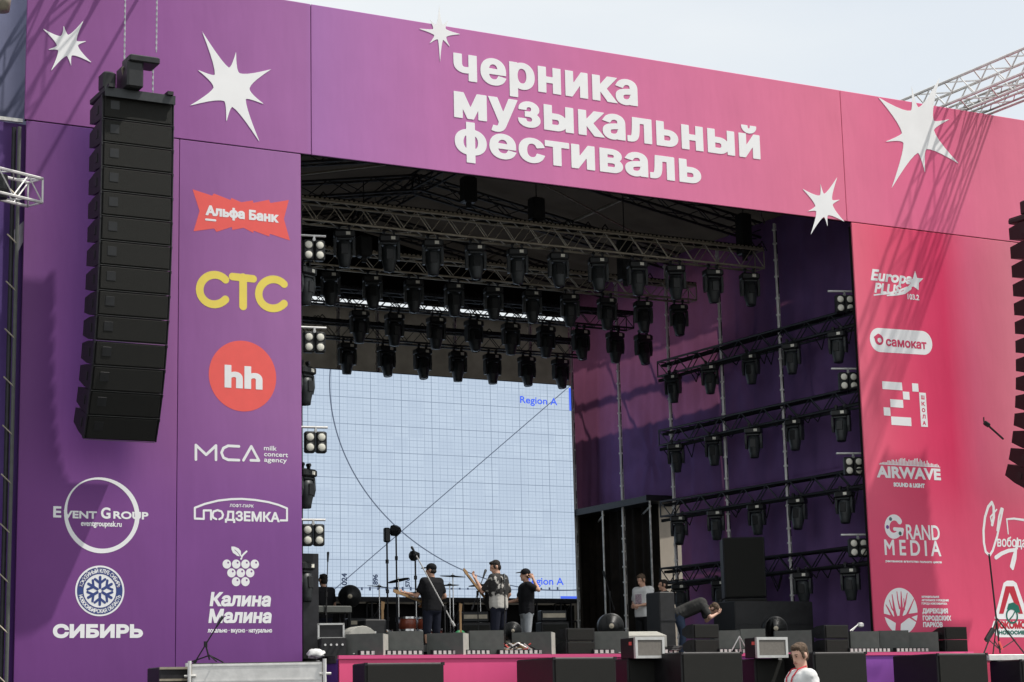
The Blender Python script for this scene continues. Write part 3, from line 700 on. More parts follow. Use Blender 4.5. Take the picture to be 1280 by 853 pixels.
sw = empty('side_wall', (10.95, 6.5, DZ), 'purple fabric wall lining the far side of the stage', 'wall')
def fold(y, z, a=.012):
    q = a * math.sin(y * 9 + .6 * math.sin(z * 2)) + a * .6 * math.sin(y * 17 + z * 1.3)
    for yc, zc in ((9.4, 7.4), (5.5, 9.0), (2.8, 8.6)):       # gathers that fan out from a tie
        dy, dz = y - yc, z - zc; r = math.hypot(dy, dz) + .05
        q += .035 * math.exp(-r / 1.6) * math.sin(9 * math.atan2(dy, dz))
    return q
cloth('upper_fabric', M['purplefab'], sw, lambda u, v: (10.95 + fold(.25 + 13.1 * u, 6.25 + 6.0 * v), .25 + 13.1 * u, 6.25 + 6.0 * v), 220, 60)
cloth('lower_fabric', M['purplefab'], sw, lambda u, v: (10.97 + fold(.25 + 8.0 * u, DZ + 4.2 * v), .25 + 8.0 * u, DZ + 4.15 * v), 120, 30)
sw2 = empty('side_wall', (-3.7, 6.5, DZ), 'unseen dark fabric wall behind the violet tower, added to block light', 'wall')  # out of view; added to keep the interior dark on this side
cloth('fabric', M['blackcloth'], sw2, lambda u, v: (-3.7 + fold(13 * u, 9 * v), .6 + 12.7 * u, .0 + 12 * v), 60, 10)
# unseen sheets added outside the far flank to keep the sun off the fabric
sc_ = empty('added_sun_block', (11.95, 6.5, 0), 'unseen black sheets added outside the stage flank to block the sun', 'cover')
wb(MB().box((11.97, 2.9, 6.1), (.03, 5.6, 12.1)), 'sun_block_sheet', M['blackcloth'], sc_)
wb(MB().box((11.97, 9.7, 8.3), (.03, 7.9, 3.9)), 'sun_block_sheet', M['blackcloth'], sc_)
wb(MB().box((11.97, 6.9, 3.1), (.03, 2.3, 6.3)), 'sun_block_sheet', M['blackcloth'], sc_)
wb(MB().box((11.97, 6.2, 12.15), (.04, 11.0, .05)).box((11.97, 9.7, 11.15), (.05, 7.9, .12)), 'rail', M['darksteel'], sc_)
for y in (7.6, 9.4, 11.6):
    wb(MB().tube((11.97, y, 10.2), (11.97, y + 1.4, 12.2), .03), 'brace', M['darksteel'], sc_)  # unseen bars, added for thin shadows across the sunlit fabric

# corner scaffold with its platform, curtain and pale tarp
cs = empty('corner_scaffold', (11.0, 10.6, DZ), 'scaffold bay in the far back corner with a platform over a dark curtain', 'scaffold')
wb(MB().box((11.0, 10.75, 6.27), (1.5, 4.5, .07)).box((10.26, 10.75, 6.24), (.05, 4.5, .16)).box((10.6, 8.5, 6.25), (.9, .05, .14)), 'platform', M['darksteel'], cs)
for y in (8.5, 10.7, 12.95): wb(MB().tube((10.26, y, DZ), (10.26, y, 6.2), .024, 8), 'standard', M['steel'], cs)
wb(MB().tube((10.28, 8.5, 6.05), (11.4, 10.7, 6.05), .024).tube((10.28, 10.7, 6.05), (11.4, 12.9, 6.05), .024), 'brace', M['steel'], cs)
cloth('curtain', M['curtain'], cs, lambda u, v: (11.1 + .05 * math.sin(u * 70) + .03 * math.sin(u * 31 + v * 2), 9.45 + 4.2 * u, DZ + 4.12 * v), 140, 8)
cloth('pale_tarp', M['beige'], cs, lambda u, v: (11.5 + .02 * math.sin(v * 9), 8.3 + 2.6 * u, DZ + 4.05 * v), 8, 20)
wb(MB().tube((11.3, 8.6, 4.3), (11.3, 9.4, 4.3), .02).tube((11.3, 8.4, 4.3), (11.3, 9.0, 3.5), .02).tube((11.3, 8.4, 4.2), (11.3, 8.9, 3.6), .02), 'brace', M['darksteel'], cs)

# video screen ---------------------------------------------------------------------------------------
def screen_mat():
    m = bpy.data.materials.new('video_screen'); m.use_nodes = True; n = m.node_tree.nodes; l = m.node_tree.links.new
    g = n.new("ShaderNodeNewGeometry"); sp = n.new("ShaderNodeSeparateXYZ"); l(g.outputs['Position'], sp.inputs[0]); X, Z = sp.outputs[0], sp.outputs[2]
    def mth(op, a, b=None, c=None):
        q = n.new("ShaderNodeMath"); q.operation = op
        for i, v in enumerate((a, b, c)):
            if v is None: continue
            if isinstance(v, (int, float)): q.inputs[i].default_value = v
            else: l(v, q.inputs[i])
        return q.outputs[0]
    def lines(x, off, per, wd):
        fr = mth('FRACT', mth('ADD', mth('DIVIDE', mth('SUBTRACT', x, off), per), .5))
        return mth('LESS_THAN', mth('MULTIPLY', mth('ABSOLUTE', mth('SUBTRACT', fr, .5)), per), wd / 2)
    minor = mth('MAXIMUM', lines(X, 3.61, .21, .015), lines(Z, 4.25, .166, .015))
    fine = mth('MAXIMUM', lines(X, 3.61, .105, .010), lines(Z, 4.25, .083, .010))
    major = mth('MAXIMUM', lines(X, 3.61, .84, .020), lines(Z, 4.25, .664, .020))
    tx, tz = mth('FLOOR', mth('DIVIDE', X, .42)), mth('FLOOR', mth('DIVIDE', Z, .332))
    cx_ = n.new("ShaderNodeCombineXYZ"); l(tx, cx_.inputs[0]); l(tz, cx_.inputs[1])
    wn = n.new("ShaderNodeTexWhiteNoise"); wn.noise_dimensions = '2D'; l(cx_.outputs[0], wn.inputs[0])
    strong = mth('GREATER_THAN', wn.outputs[0], .45)
    minor = mth('MULTIPLY', minor, mth('ADD', .45, mth('MULTIPLY', strong, .55)))
    d1 = mth('LESS_THAN', mth('ABSOLUTE', mth('SUBTRACT', Z, mth('ADD', mth('MULTIPLY', X, .795), 1.46))), .015)
    u, v = mth('DIVIDE', mth('SUBTRACT', X, 9.608), 6.255), mth('DIVIDE', mth('SUBTRACT', Z, 9.185), 4.952)
    rr = mth('SQRT', mth('ADD', mth('MULTIPLY', u, u), mth('MULTIPLY', v, v)))
    ci = mth('LESS_THAN', mth('ABSOLUTE', mth('SUBTRACT', rr, 1)), .0028)
    dg = mth('MAXIMUM', d1, ci)
    rl = mth('LESS_THAN', mth('ABSOLUTE', mth('SUBTRACT', Z, 4.235)), .012)
    def mix(f, a, b):
        q = n.new("ShaderNodeMix"); q.data_type = 'RGBA'; l(f, q.inputs[0])
        for i, v in ((6, a), (7, b)):
            if isinstance(v, tuple): q.inputs[i].default_value = v
            else: l(v, q.inputs[i])
        return q.outputs[2]
    base = mix(wn.outputs[0], rgb(180, 195, 213), rgb(187, 202, 219))
    c = mix(mth('MULTIPLY', fine, .20), base, rgb(96, 112, 138)); c = mix(mth('MULTIPLY', minor, .36), c, rgb(96, 112, 138)); c = mix(mth('MULTIPLY', major, .36), c, rgb(72, 86, 110))
    c = mix(mth('MULTIPLY', rl, .5), c, rgb(96, 112, 138)); c = mix(mth('MULTIPLY', dg, .85), c, rgb(62, 72, 92))
    e = n.new("ShaderNodeEmission"); l(c, e.inputs[0]); e.inputs[1].default_value = .735; l(e.outputs[0], n["Material Output"].inputs[0]); return m
led = empty('video_screen', (CX, 12, DZ), 'huge lit video screen showing a pale blue test grid', 'screen')
LZ0, LZ1, LX1 = 4.03, 9.56, 10.2
wb(MB().box(((-2.6 + LX1) / 2, 12.012, (LZ0 + LZ1) / 2), (LX1 + 2.6, .02, LZ1 - LZ0)), 'display', screen_mat(), led)
wb(MB().box(((-2.6 + LX1) / 2, 12.13, (LZ0 + LZ1) / 2), (LX1 + 2.64, .2, LZ1 - LZ0 + .05)), 'housing', M['black'], led)
wb(MB().box(((-2.6 + LX1) / 2, 12.06, LZ0 - .07), (LX1 + 2.6, .12, .09)), 'base_beam', M['black'], led)
for x in (-2, .2, 2.4, 4.6, 6.8, 8.9, 9.9): wb(MB().truss((x, 12.2, DZ), (x, 12.2, LZ0 - .12), .3, .3, .4, .024, .012, up=(0, 1, 0)), 'support_truss', M['darksteel'], led)
wb(MB().truss((8.6, 12.2, 3.3), (10.2, 12.2, 3.3), .3, .3, .4, .024, .012), 'support_truss', M['darksteel'], led)
blue = emit('screen_blue', rgb(74, 104, 226), .8); dgrey = emit('screen_grey', rgb(66, 76, 96), .85)
def scr_text(s, px0, px1, pyb, h, m, g=.005):
    p = Print(px0 - 4, pyb - 14, px1 + 4, pyb + 8, .012, 12.0); p.text(s, px0, px1, pyb, h, g); return p.build('screen_lettering', m, led, .004)
scr_text('Region A', 650, 696.5, 504, .185, blue); scr_text('Region A', 657, 704.5, 731, .185, blue)
for (a, b, c, d) in ((10.14, 8.9, 10.2, 9.5), (9.72, 4.03, 10.2, 4.09)):
    wb(MB().box(((a + c) / 2, 11.998, (b + d) / 2), (c - a, .006, d - b)), 'screen_mark', blue, led)
def vert_text(s, px, py, h, ln, m):
    o = PY(px, py, 12.0); P = fit_text(s, 0, ln, 0, h); f = Field(o.x - h - .05, o.z - .05, o.x + .05, o.z + ln + .05, .01)
    f.u(f.polys(fatten([[(o.x - y, o.z + x) for x, y in pl] for pl in P], .008))); mb = MB(); f.mesh(mb, 11.996); return wb(mb, 'screen_lettering', m, led)
vert_text('1024', 433.5, 735, .13, .34, dgrey); vert_text('896', 472, 731, .12, .24, dgrey); vert_text('576', 512, 734, .11, .22, dgrey)
random.seed(5)
for i in range(26):
    px = 442 + i * 10.2
    if 488 < px < 492 or 590 < px < 650: continue
    q = PY(px, 738.2, 12.0); wb(MB().box((q.x, 11.997, q.z + .04), (.05, .004, random.choice((.05, .07, .09)))), 'screen_mark', dgrey, led)

# back poles above the screen, far-side scaffold standards ------------------------------------------------
def standard(x, y, z0, z1, label, group, m='polegrey'):
    e = empty('scaffold_pole', (x, y, z0), label, 'pole', group); mb = MB()
    H = z1 - z0
    mb.tube((0, 0, 0), (0, 0, H), .028, 8); mb.tube((.07, .03, 0), (.07, .03, H), .012, 6); mb.build('tube', M[m], e)
    pr = [(.029, .0)]; k = .28
    while k < H:
        pr += [(.029, k), (.052, k + .002), (.052, k + .04), (.029, k + .042)]; k += random.choice((.32, .38, .5))
    MB().lathe(pr + [(.029, H)], n=8).build('coupler', M[m], e); pr = [(.012, .0)]; k = .1
    while k < H:
        dz = random.uniform(.12, .6); pr += [(.010, k), (.020, k + .02), (.020, k + dz), (.010, k + dz + .02)]; k += dz + random.uniform(.25, .9)
    mb = MB().lathe(pr, c=(.03, -.012, 0), n=6)
    mb.build('cable_wrap', M['blackcloth'], e); return e
for i, (px, nm) in enumerate(((422, 'leftmost'), (471, 'second'), (568, 'third'), (662, 'fourth'))):
    q = PY(px, 430, 12.9); standard(q.x, 12.9, 9.0, 12.2, f'silver pole rising above the video screen, {nm} of the back row', 'poles behind the video screen')
for i, (px, nm) in enumerate(((718, 'beside the right edge of the video screen'), (777, 'at the back of the purple side wall'), (841, 'at the near edge of the corner curtain'), (908, 'in the middle of the purple side wall'), (983, 'nearest the pink tower'))):
    q = PX(px, 600, 10.4); standard(10.4, q.y, DZ, 11.9, f'silver scaffold pole {nm}', 'scaffold poles along the purple wall')

# lighting trusses -----------------------------------------------------------------------------------------
def x_truss(name_label, y, z0, h, x0, x1, m, strip):
    e = empty('lighting_truss', ((x0 + x1) / 2, y, z0), name_label, 'truss', 'roof lighting trusses')
    mb = MB(); mb.truss((x0, y, z0 + h / 2), (x1, y, z0 + h / 2), .34, h - .05, .33, .024, .011); wb(mb, 'truss_frame', m, e)
    poly = [(x0 + .05, z0 + h - .005)]; x = x0 + .05
    while x < x1:
        if int(x / 2.0) % 9 != 5: poly += [(x, z0 + h + .008), (x + .004, z0 + h + .036), (x + .055, z0 + h + .036), (x + .059, z0 + h + .008)]
        x += .105
    poly.append((x1, z0 + h - .005)); mb = MB().prism(poly, y - .205, y - .186)
    wb(mb, 'cable_clip', M['aludull'] if strip else M['darksteel'], e)
    mb = MB(); mb.box(((x0 + x1) / 2, y - .16, z0 + h + .03), (x1 - x0, .05, .05)); mb.box(((x0 + x1) / 2, y + .1, z0 + h + .03), (x1 - x0, .12, .06)); random.seed(int(y * 10))
    for _ in range(16):
        xx = random.uniform(x0, x1); mb.path([(xx, y, z0 + h), (xx + .1, y - .1, z0 + h + random.uniform(.08, .2)), (xx + .3, y, z0 + h + .02)], .012, 4)
    wb(mb, 'cable_loom', M['blackcloth'], e); return e
TR = [(3.0, 10.72, .46, -2.9, 9.84, 'front overhead lighting truss with a dotted cable strip', 'aludull'),
      (6.0, 10.60, .40, -2.9, 10.05, 'second overhead lighting truss behind the front one', 'aludull'),
      (8.7, 10.42, .40, -2.9, 10.0, 'third overhead lighting truss, black, in front of the back truss', 'darksteel'),
      (11.0, 10.12, .40, -2.9, 10.0, 'rearmost overhead black lighting truss above the video screen', 'darksteel')]
for y, z0, h, x0, x1, lb, m in TR: x_truss(lb, y, z0, h, x0, x1, M[m], m == 'aludull')

# moving heads ---------------------------------------------------------------------------------------------
def make_head(label):
    e = empty('moving_head_light', (0, 0, 0), label, 'stage light')
    for x in (-.1, .1): MB().box((x, 0, -.03), (.04, .06, .09)).tube((x, -.04, .02), (x, .04, .02), .035, 8).build('clamp', M['darksteel'], e)
    b = MB().bbox((0, 0, -.145), (.42, .28, .15), .03).build('base', M['fixture'], e)
    MB().box((.07, -.1385, -.14), (.085, .006, .065)).build('display', M['lampface'], b)
    mb = MB().bbox((0, 0, -.245), (.30, .2, .05), .02)
    for s_ in (-1, 1): mb.prismx([(-.07, -.22), (.07, -.22), (.085, -.45), (.05, -.58), (-.05, -.58), (-.085, -.45)], s_ * .188 - .026, s_ * .188 + .026)
    mb.build('yoke', M['fixgrey'], e)
    pv = .44
    hd = MB().lathe([(r, z + pv) for r, z in [(.0, -.275), (.10, -.28), (.140, -.30), (.152, -.40), (.153, -.52), (.146, -.60), (.118, -.72), (.108, -.80), (.096, -.81), (.09, -.795), (0, -.795)]], n=16).build('head', M['fixgrey'], e, True, loc=(0, 0, -pv))
    mb = MB(); mb.bbox((0, -.138, -.02), (.15, .035, .22), .012)
    mb.build('vent_panel', M['fixture'], hd)
    MB().lathe([(0, -.796 + pv), (.088, -.798 + pv), (.088, -.805 + pv), (0, -.82 + pv)], n=14).build('lens', M['lens'], hd, True)
    return e
head0 = make_head('black moving head light'); used = [False]
def place_head(loc, rz, label, group, sc=1.0):
    if not used[0]:
        used[0] = True; head0.location = loc; head0.rotation_euler = (0, 0, rz); head0['label'] = label; head0['group'] = group; head0.scale = (sc,) * 3; return head0
    o = dup(head0, loc, rz, label, group, sc)
    for c in o.children:
        if c.name.startswith('head'): c.rotation_euler = (random.uniform(-.22, .12), 0, 0)
    return o
random.seed(11)
rows = [('front overhead truss', 3.0, 10.70, [-.27 + .981 * i for i in range(11)], 1.0, -.35),
        ('second overhead truss', 6.0, 10.58, [-.24 + .988 * i for i in range(11)], 1.0, -.3),
        ('third overhead truss', 8.7, 10.40, [PY(px, 397, 8.7).x for px in (449, 493, 545, 592, 638, 682, 725, 768, 803)], 1.02, 0),
        ('rearmost overhead truss', 11.0, 10.10, [PY(px, 440, 11.0).x for px in (434, 483, 528, 572, 615, 658, 700)], 1.02, 0)]
for nm, y, z, xs, sc, tw in rows:
    for i, x in enumerate(xs):
        place_head((x, y, z), tw + random.uniform(-.12, .12), f'black moving head light hanging {ORD[i]} from the left on the {nm}', f'moving heads on the {nm}', sc)

# far-side trusses running front to back, four levels, with their fixtures -----------------------------------
lev = [(9.20, 'top', 0.25, 7.9), (7.52, 'second highest', .25, 7.95), (5.80, 'third highest', .25, 8.0), (4.20, 'lowest', .25, 8.1)]
HP = [[(840, 463), (886, 452), (937, 440), (988, 430), (1046, 418)], [(844, 557), (891, 550), (941, 540), (992, 530), (1050, 518)],
      [(848, 649), (894, 642), (945, 635), (996, 627), (1055, 622)], [(850, 738), (900, 735), (1003, 727), (1062, 722)]]
for (z, nm, y0, y1), hp in zip(lev, HP):
    e = empty('side_lighting_truss', (10.3, (y0 + y1) / 2, z), f'black lighting truss along the purple wall, the {nm} of four', 'truss', 'trusses along the purple wall')
    wb(MB().truss((10.42, y0, z), (10.42, y1, z + .12), .36, .36, .42, .026, .013), 'truss_frame', M['darksteel'], e)
    mb = MB(); mb.box((10.42, (y0 + y1) / 2, z + .22), (.16, y1 - y0, .06)); mb.box((10.27, (y0 + y1) / 2, z - .16), (.05, y1 - y0, .07)); random.seed(int(z * 7))
    for _ in range(12):
        yy = random.uniform(y0, y1 - .5); dz = random.uniform(.1, .4); mb.path([(10.25, yy, z - .15), (10.24, yy + .15, z - .15 - dz), (10.25, yy + .4, z - .15)], .012, 4)
    wb(mb, 'cable_loom', M['blackcloth'], e)
    for i, (px, py) in enumerate(hp):
        q = PX(px, py - 17, 10.2); place_head((10.2, q.y, z - .17 + .015 * q.y), R_(-55 + random.uniform(-12, 12)), f'black moving head light hung {ORD[i]} from the back on the {nm} purple wall truss', 'moving heads along the purple wall', .92)

def make_blinder():
    e = empty('blinder_light', (0, 0, 0), 'four lamp blinder', 'stage light')
    MB().tube((-.36, 0, .27), (.22, 0, .27), .022, 8).build('bar', M['aluwhite'], e)
    MB().box((0, 0, .235), (.035, .05, .08)).tube((0, -.02, .2), (0, .02, .2), .03, 8).build('clamp', M['alu'], e)
    fr = MB()
    for x in (-.105, .105): fr.bbox((x, .03, 0), (.195, .14, .39), .025)
    fr.box((0, .06, .19), (.25, .04, .02)); fr.build('housing', M['fixture'], e)
    for x in (-.105, .105):
        for z in (-.092, .092):
            lp = MB().lathe([(.084, -.045), (.086, -.055), (.076, -.056), (.07, -.045), (0, -.045)], c=(x, 0, z), axis='Y', n=16).build('lamp_ring', M['fixture'], e, True)
            MB().lathe([(.0, -.058), (.045, -.056), (.072, -.048), (.072, -.04), (0, -.04)], c=(x, 0, z), axis='Y', n=16).build('lamp', M['lampface'], lp, True)
    return e
bl0 = make_blinder(); first = True
for side, lst in (('violet', [(392.5, 313), (393, 428), (394.5, 553), (391.5, 669)]), ('pink', [(1056, 380), (1060.5, 477), (1067, 583), (1073, 685)])):
    for i, (px, py) in enumerate(lst):
        q = PY(px, py, .55); lb = f"four lamp blinder light beside the {side} tower, {['uppermost', 'second from the top', 'third from the top', 'lowest'][i]}"
        if first: first = False; bl0.location = q; bl0['label'] = lb; bl0['group'] = 'blinder lights beside the towers'; bl0.rotation_euler = (0, 0, -.2)
        else: dup(bl0, q, -.2 if side == 'violet' else -.35, lb, 'blinder lights beside the towers')
for i, (px, py) in enumerate([(385, 338), (384, 462), (385, 590), (384, 706)]):
    q = PY(px, py - 4, .75); place_head((q.x - .05, .75, q.z + .05), R_(30), f"black moving head light half hidden by the violet tower, {['uppermost', 'second from the top', 'third from the top', 'lowest'][i]}", 'moving heads beside the violet tower', .95)
    e = empty('side_lighting_truss', (-2.75, 4, q.z), f"black lighting truss behind the violet tower, {['uppermost', 'second from the top', 'third from the top', 'lowest'][i]}", 'truss', 'trusses behind the violet tower')
    wb(MB().truss((-2.75, .6, q.z + .25), (-2.75, 8, q.z + .25), .36, .36, .45, .026, .013), 'truss_frame', M['darksteel'], e)
q = PY(384, 640, .9); e = empty('stacked_pole', (q.x - .15, .9, DZ), 'dark pole beside the violet tower carrying lamps', 'pole'); wb(MB().tube((q.x - .1, 1.0, DZ), (q.x - .1, 1.0, 11), .06, 8), 'tube', M['darksteel'], e); wb(MB().box((q.x - .02, .85, 3.1), (.3, .3, 1.85)), 'dimmer_case', M['darksteel'], e)

# chain hoists above the trusses
def hoist(px, py0, py1, Y, lb):
    a, b = PY(px, py0, Y), PY(px, py1, Y); e = empty('chain_hoist', b, lb, 'hoist', 'chain hoists under the roof')
    H = a.z - b.z; MB().bbox((0, 0, H / 2), (.30, .26, H), .03).build('motor', M['fixture'], e)
    MB().tube((0, 0, H), (0, 0, H + 1.2), .012, 5).build('chain', M['darksteel'], e); MB().box((0, 0, -.05), (.1, .06, .12)).build('hook', M['darksteel'], e)
hoist(586, 222, 254, 3.2, 'black chain hoist hanging under the roof left of centre'); hoist(671, 248, 276, 3.0, 'small black chain hoist above the middle of the front truss')
hoist(782, 300, 352, 4.2, 'black chain hoist hanging behind the front truss right of centre'); hoist(931, 268, 320, 3.0, 'black chain hoist at the right end of the front truss')
hoist(455, 296, 322, 5.2, 'black chain hoist at the left above the second truss')

# ================================================================== FLOWN SPEAKERS AND CANTILEVERS
def line_array(loc, label):
    e = empty('line_array', loc, label, 'speaker array', 'flown line arrays')
    W, H, D = 1.20, .408, .72
    ang = [0, 0, .5, 1, 1.5, 2.5, 3.5, 5, 7, 9.5, 12.5, 16, 20, 25]
    MB().bbox((0, .32, .09), (W + .02, .80, .10), .015).box((-.5, .3, .15), (.10, .9, .06)).box((.5, .3, .15), (.10, .9, .06)).build('bumper_frame', M['black'], e); MB().box((0, -.09, .05), (W, .02, .15)).build('front_plate', M['fixgrey'], e)
    mt = MB().bbox((-.46, .25, .32), (.22, .3, .30), .03).build('motor_bracket', M['fixture'], e)
    MB().bbox((-.14, .05, .36), (.28, .62, .46), .03).bbox((.0, -.1, .62), (.52, .42, .12), .02).build('hoist_motor', M['fixture'], e)
    MB().path([(-.2, .1, .2), (-.3, -.05, .5), (-.12, 0, .62), (-.05, .1, .3), (0, .0, .2)], .018, 6).build('cable_loop', M['aludull'], e)
    mb = MB()
    def chain(mb, x, y, z0, z1):
        z = z0; k = 0
        while z < z1:
            if k % 2: mb.box((x, y, z), (.028, .009, .06))
            else: mb.box((x, y, z), (.009, .028, .06))
            z += .05; k += 1
        return mb
    chain(MB(), .26, -.1, .86, 3.3).build('chain', M['chain'], e); chain(MB(), -.22, .1, .5, 3.3).build('chain', M['chain'], e); chain(MB(), .24, 0, .18, .76).build('chain', M['chain'], e)
    y, z = 0.0, 0.03
    for i, a in enumerate(ang):
        rot = Matrix.Rotation(R_(a), 3, 'X'); t = R_(a)
        fy, fz = y, z                                   # front top edge
        def T(p): q = rot @ Vector(p); return (q.x, q.y + fy, q.z + fz)
        body = MB(); h = H - .012
        pr = [(.03, -.005), (.40, -.02), (D, -.075), (D, -h + .075), (.40, -h + .015), (.03, -h)]
        body.prismx(pr, -W / 2, W / 2); body.v = [T(v) for v in body.v]
        c = body.build('cabinet', M['cabinet'], e)
        gm = MB().bbox((0, .012, -h / 2), (W - .05, .04, h - .03), .012); gm.v = [T(v) for v in gm.v]; gm.build('grille', M['grille'], c)
        for s_ in (-1, 1):
            sm = MB().box((s_ * (W / 2 + .006), .05, -h / 2), (.016, .09, h)); sm.box((s_ * (W / 2 + .006), .01, -.02), (.022, .03, .05))
            sm.v = [T(v) for v in sm.v]; sm.build('rigging_bar', M['darksteel'], c)
            sm = MB().box((s_ * (W / 2 + .004), .30, -h / 2), (.012, .10, .14)); sm.v = [T(v) for v in sm.v]; sm.build('handle', M['black'], c)
        pm = MB().box((0, .004, -h - .005), (W - .02, .02, .005)); pm.v = [T(v) for v in pm.v]; pm.build('edge_strip', M['wedge'], c)
        pm = MB().bbox((-.40, -.010, -h * .42), (.15, .006, .15), .002); pm.v = [T(v) for v in pm.v]; pm.build('badge', M['fixture'], c)
        y += math.sin(t) * H; z -= math.cos(t) * H
    return e
AX, AY = -6.05, -1.66
la = line_array((AX, AY, 11.22), 'tall black line array speaker hanging in front of the violet tower')
AXR, AYR = 13.57, -2.3
a2 = line_array((AXR, AYR, 11.0), 'tall black line array speaker hanging in front of the pink tower')
for nm, x, yy in (('violet', AX - .1, AY), ('pink', 13.42, AYR)):
    e = empty('cantilever_truss', (x, -.5, 14.3), f'pale aluminium truss reaching out over the {nm} tower to carry the speakers', 'truss', 'cantilever trusses over the towers')
    wb(MB().truss((x - .1, 3.0, 14.42), (x - .1, -3.7, 14.42), .66, .52, .52, .034, .017), 'truss_frame', M['aluwhite'], e)
    if nm == 'pink': wb(MB().truss((x + .62, 3.0, 14.32), (x + .62, -3.7, 14.32), .30, .30, .4, .026, .013), 'truss_frame', M['alu'], e)
    wb(MB().tube((x + .85, 2.0, 14.12), (x + .85, -3.7, 14.12), .03), 'rail', M['aluwhite'], e)
    for dx, dy in ((.0, -.05), (.45, .1)): wb(MB().lathe([(.02, 0), (.05, .12), (.075, .3), (.03, .42), (.08, .55), (.02, .7)], c=(x + dx, yy + dy, 13.85), n=10), 'sling', M['black'], e)
e = empty('boom_arm', PY(1246, 540, -2.2), 'small dark arm with a clamp on the side of the far line array', 'bracket')
MB().tube((-.25, 0, .14), (.25, .1, -.12), .022).tube((-.3, 0, .17), (-.2, 0, .12), .05).tube((-.32, 0, .16), (-.32, 0, .28), .015).build('arm', M['fixture'], e)

# near wing ------------------------------------------------------------------------------------------------
M['wing'] = print_mat('shaded_wing_print', [(-11, (110, 92, 152)), (-8.2, (112, 88, 155)), (-7.2, (126, 78, 158))], -11, -7.2, [(0, (.85, .6, .95)), (.28, (.85, .62, 1)), (.36, (.85, .95, 1)), (.8, (.78, .82, .92)), (.88, (1.0, .92, 1))], 1.8, 11.2, k=.62)  # print darkened to carry the shadow that falls on the wing
wg = empty('wing_banner', (-9.2, .14, 0), 'violet blue printed banner beside the near tower, darkened as if in shadow', 'banner')
cloth('printed_sheet', M['wing'], wg, lambda u, v: (-11 + 3.8 * u, .21 + .02 * math.sin(u * 17 + v * 4), 11.15 * v), 30, 30)
p = Print(8, 270, 34, 325, .012, .17); p.poly([(12, 293), (31, 275), (31, 299), (27, 305), (20, 319), (17, 305)]); p.build('star', mat('shaded_white_print', (.42, .38, .46), .6, var=.1), wg, .05)  # white printed star, greyed to carry the shadow over it
wb(MB().box((-9.25, .10, 11.17), (3.5, .06, .06)), 'top_rail', M['steel'], wg)
gc = empty('roof_side_cloth', (-9.2, 1.6, 11), 'grey blue cloth hanging at the roof side above the wing banner', 'cloth')
cloth('sheet', M['greycloth'], gc, lambda u, v: (-11 + 4.2 * u, 1.6 + .05 * math.sin(u * 30 + v), 10.8 + 4.2 * v), 40, 6)
e = empty('scaffold_ladder', (-7.62, .25, 0), 'dark scaffold post with rungs at the near edge of the violet tower', 'scaffold'); mb = MB()
mb.tube((-7.60, -.10, 0), (-7.60, -.10, 11.0), .032, 8); wb(mb, 'post', M['wedge'], e)
wb(MB().tube((-7.67, -.03, 0), (-7.67, -.03, 11.0), .04, 8), 'post', M['darksteel'], e)
for i in range(13): wb(MB().tube((-7.76, -.08, .34 + i * .8), (-7.60, -.12, .18 + i * .8), .012, 5), 'rung', M['aludull'], e)
e = empty('stub_truss', (-8.1, -.9, 9.7), 'short pale aluminium truss jutting in from the left edge', 'truss')
a, b = PY(-30, 223, -1.3), PX(44, 241, -7.5)
wb(MB().truss((a.x, a.y, a.z), (b.x, b.y, b.z), .36, .40, .36, .026, .014), 'truss_frame', M['aluwhite'], e)
q = PY(3, 238, -1.0); wb(MB().lathe([(0, -.15), (.1, -.14), (.13, 0), (.1, .25), (0, .27)], c=(q.x - .02, q.y, q.z), n=12), 'lamp', M['fixture'], e)
e = empty('cantilever_light', PY(2, 3, -1.5), 'dark lamp high at the upper left corner', 'stage light'); MB().lathe([(0, -.16), (.13, -.15), (.16, .1), (.1, .3), (0, .32)], n=14).build('head', M['aludull'], e, True)

# aluminium platform, near side -----------------------------------------------------------------------------
a, b = PY(240, 829, -2.6), PY(402, 823, -3.2)
ax = Vector((b.x - a.x, b.y - a.y, 0)); ln = ax.length; rz = math.atan2(ax.y, ax.x)
pf = empty('work_platform', (a.x, a.y, 0), 'worn aluminium work platform with a white side in front of the violet tower', 'platform', rz=rz)
zt = a.z
MB().bbox((ln / 2, .45, zt - .02), (ln, .95, .03), .005).build('board', M['deckwood'], pf)
for y in (-.03, .93): MB().box((ln / 2, y, zt - .20), (ln, .03, .36)).box((ln / 2, y - .012 if y < 0 else y + .012, zt - .28), (ln, .02, .025)).box((ln / 2, y - .012 if y < 0 else y + .012, zt - .05), (ln, .02, .02)).build('side_beam', M['aluwhite'], pf)
for x in (0, ln): MB().box((x, .45, zt - .13), (.03, .98, .2)).build('end_beam', M['aludull'], pf)
for x in (-.04, ln + .04):
    for y in (-.06, .96): MB().tube((x, y, 0), (x, y, zt + .03), .03, 8).build('leg', M['aluwhite'], pf); MB().tube((x - .08, y, zt - .2), (x + .1, y, zt - .2), .02).build('coupler', M['steel'], pf)
q = PY(-1, 0, 0)
pb = empty('equipment_case', PY(206, 853, -2.2), 'brown black flight case end beside the aluminium platform', 'case')
a_, b_ = PY(202, 834, -2.2), PY(232, 833, -2.2); pb.location = (a_.x, -2.2, 0)
MB().bbox((.28, .3, a_.z / 2), (.62, .6, a_.z), .015).build('body', M['wood'] if False else M['darksteel'], pb)
for z in (a_.z - .02, a_.z - .2): MB().box((.28, -.012, z), (.64, .03, .035)).build('edge_strip', M['aludull'], pb)

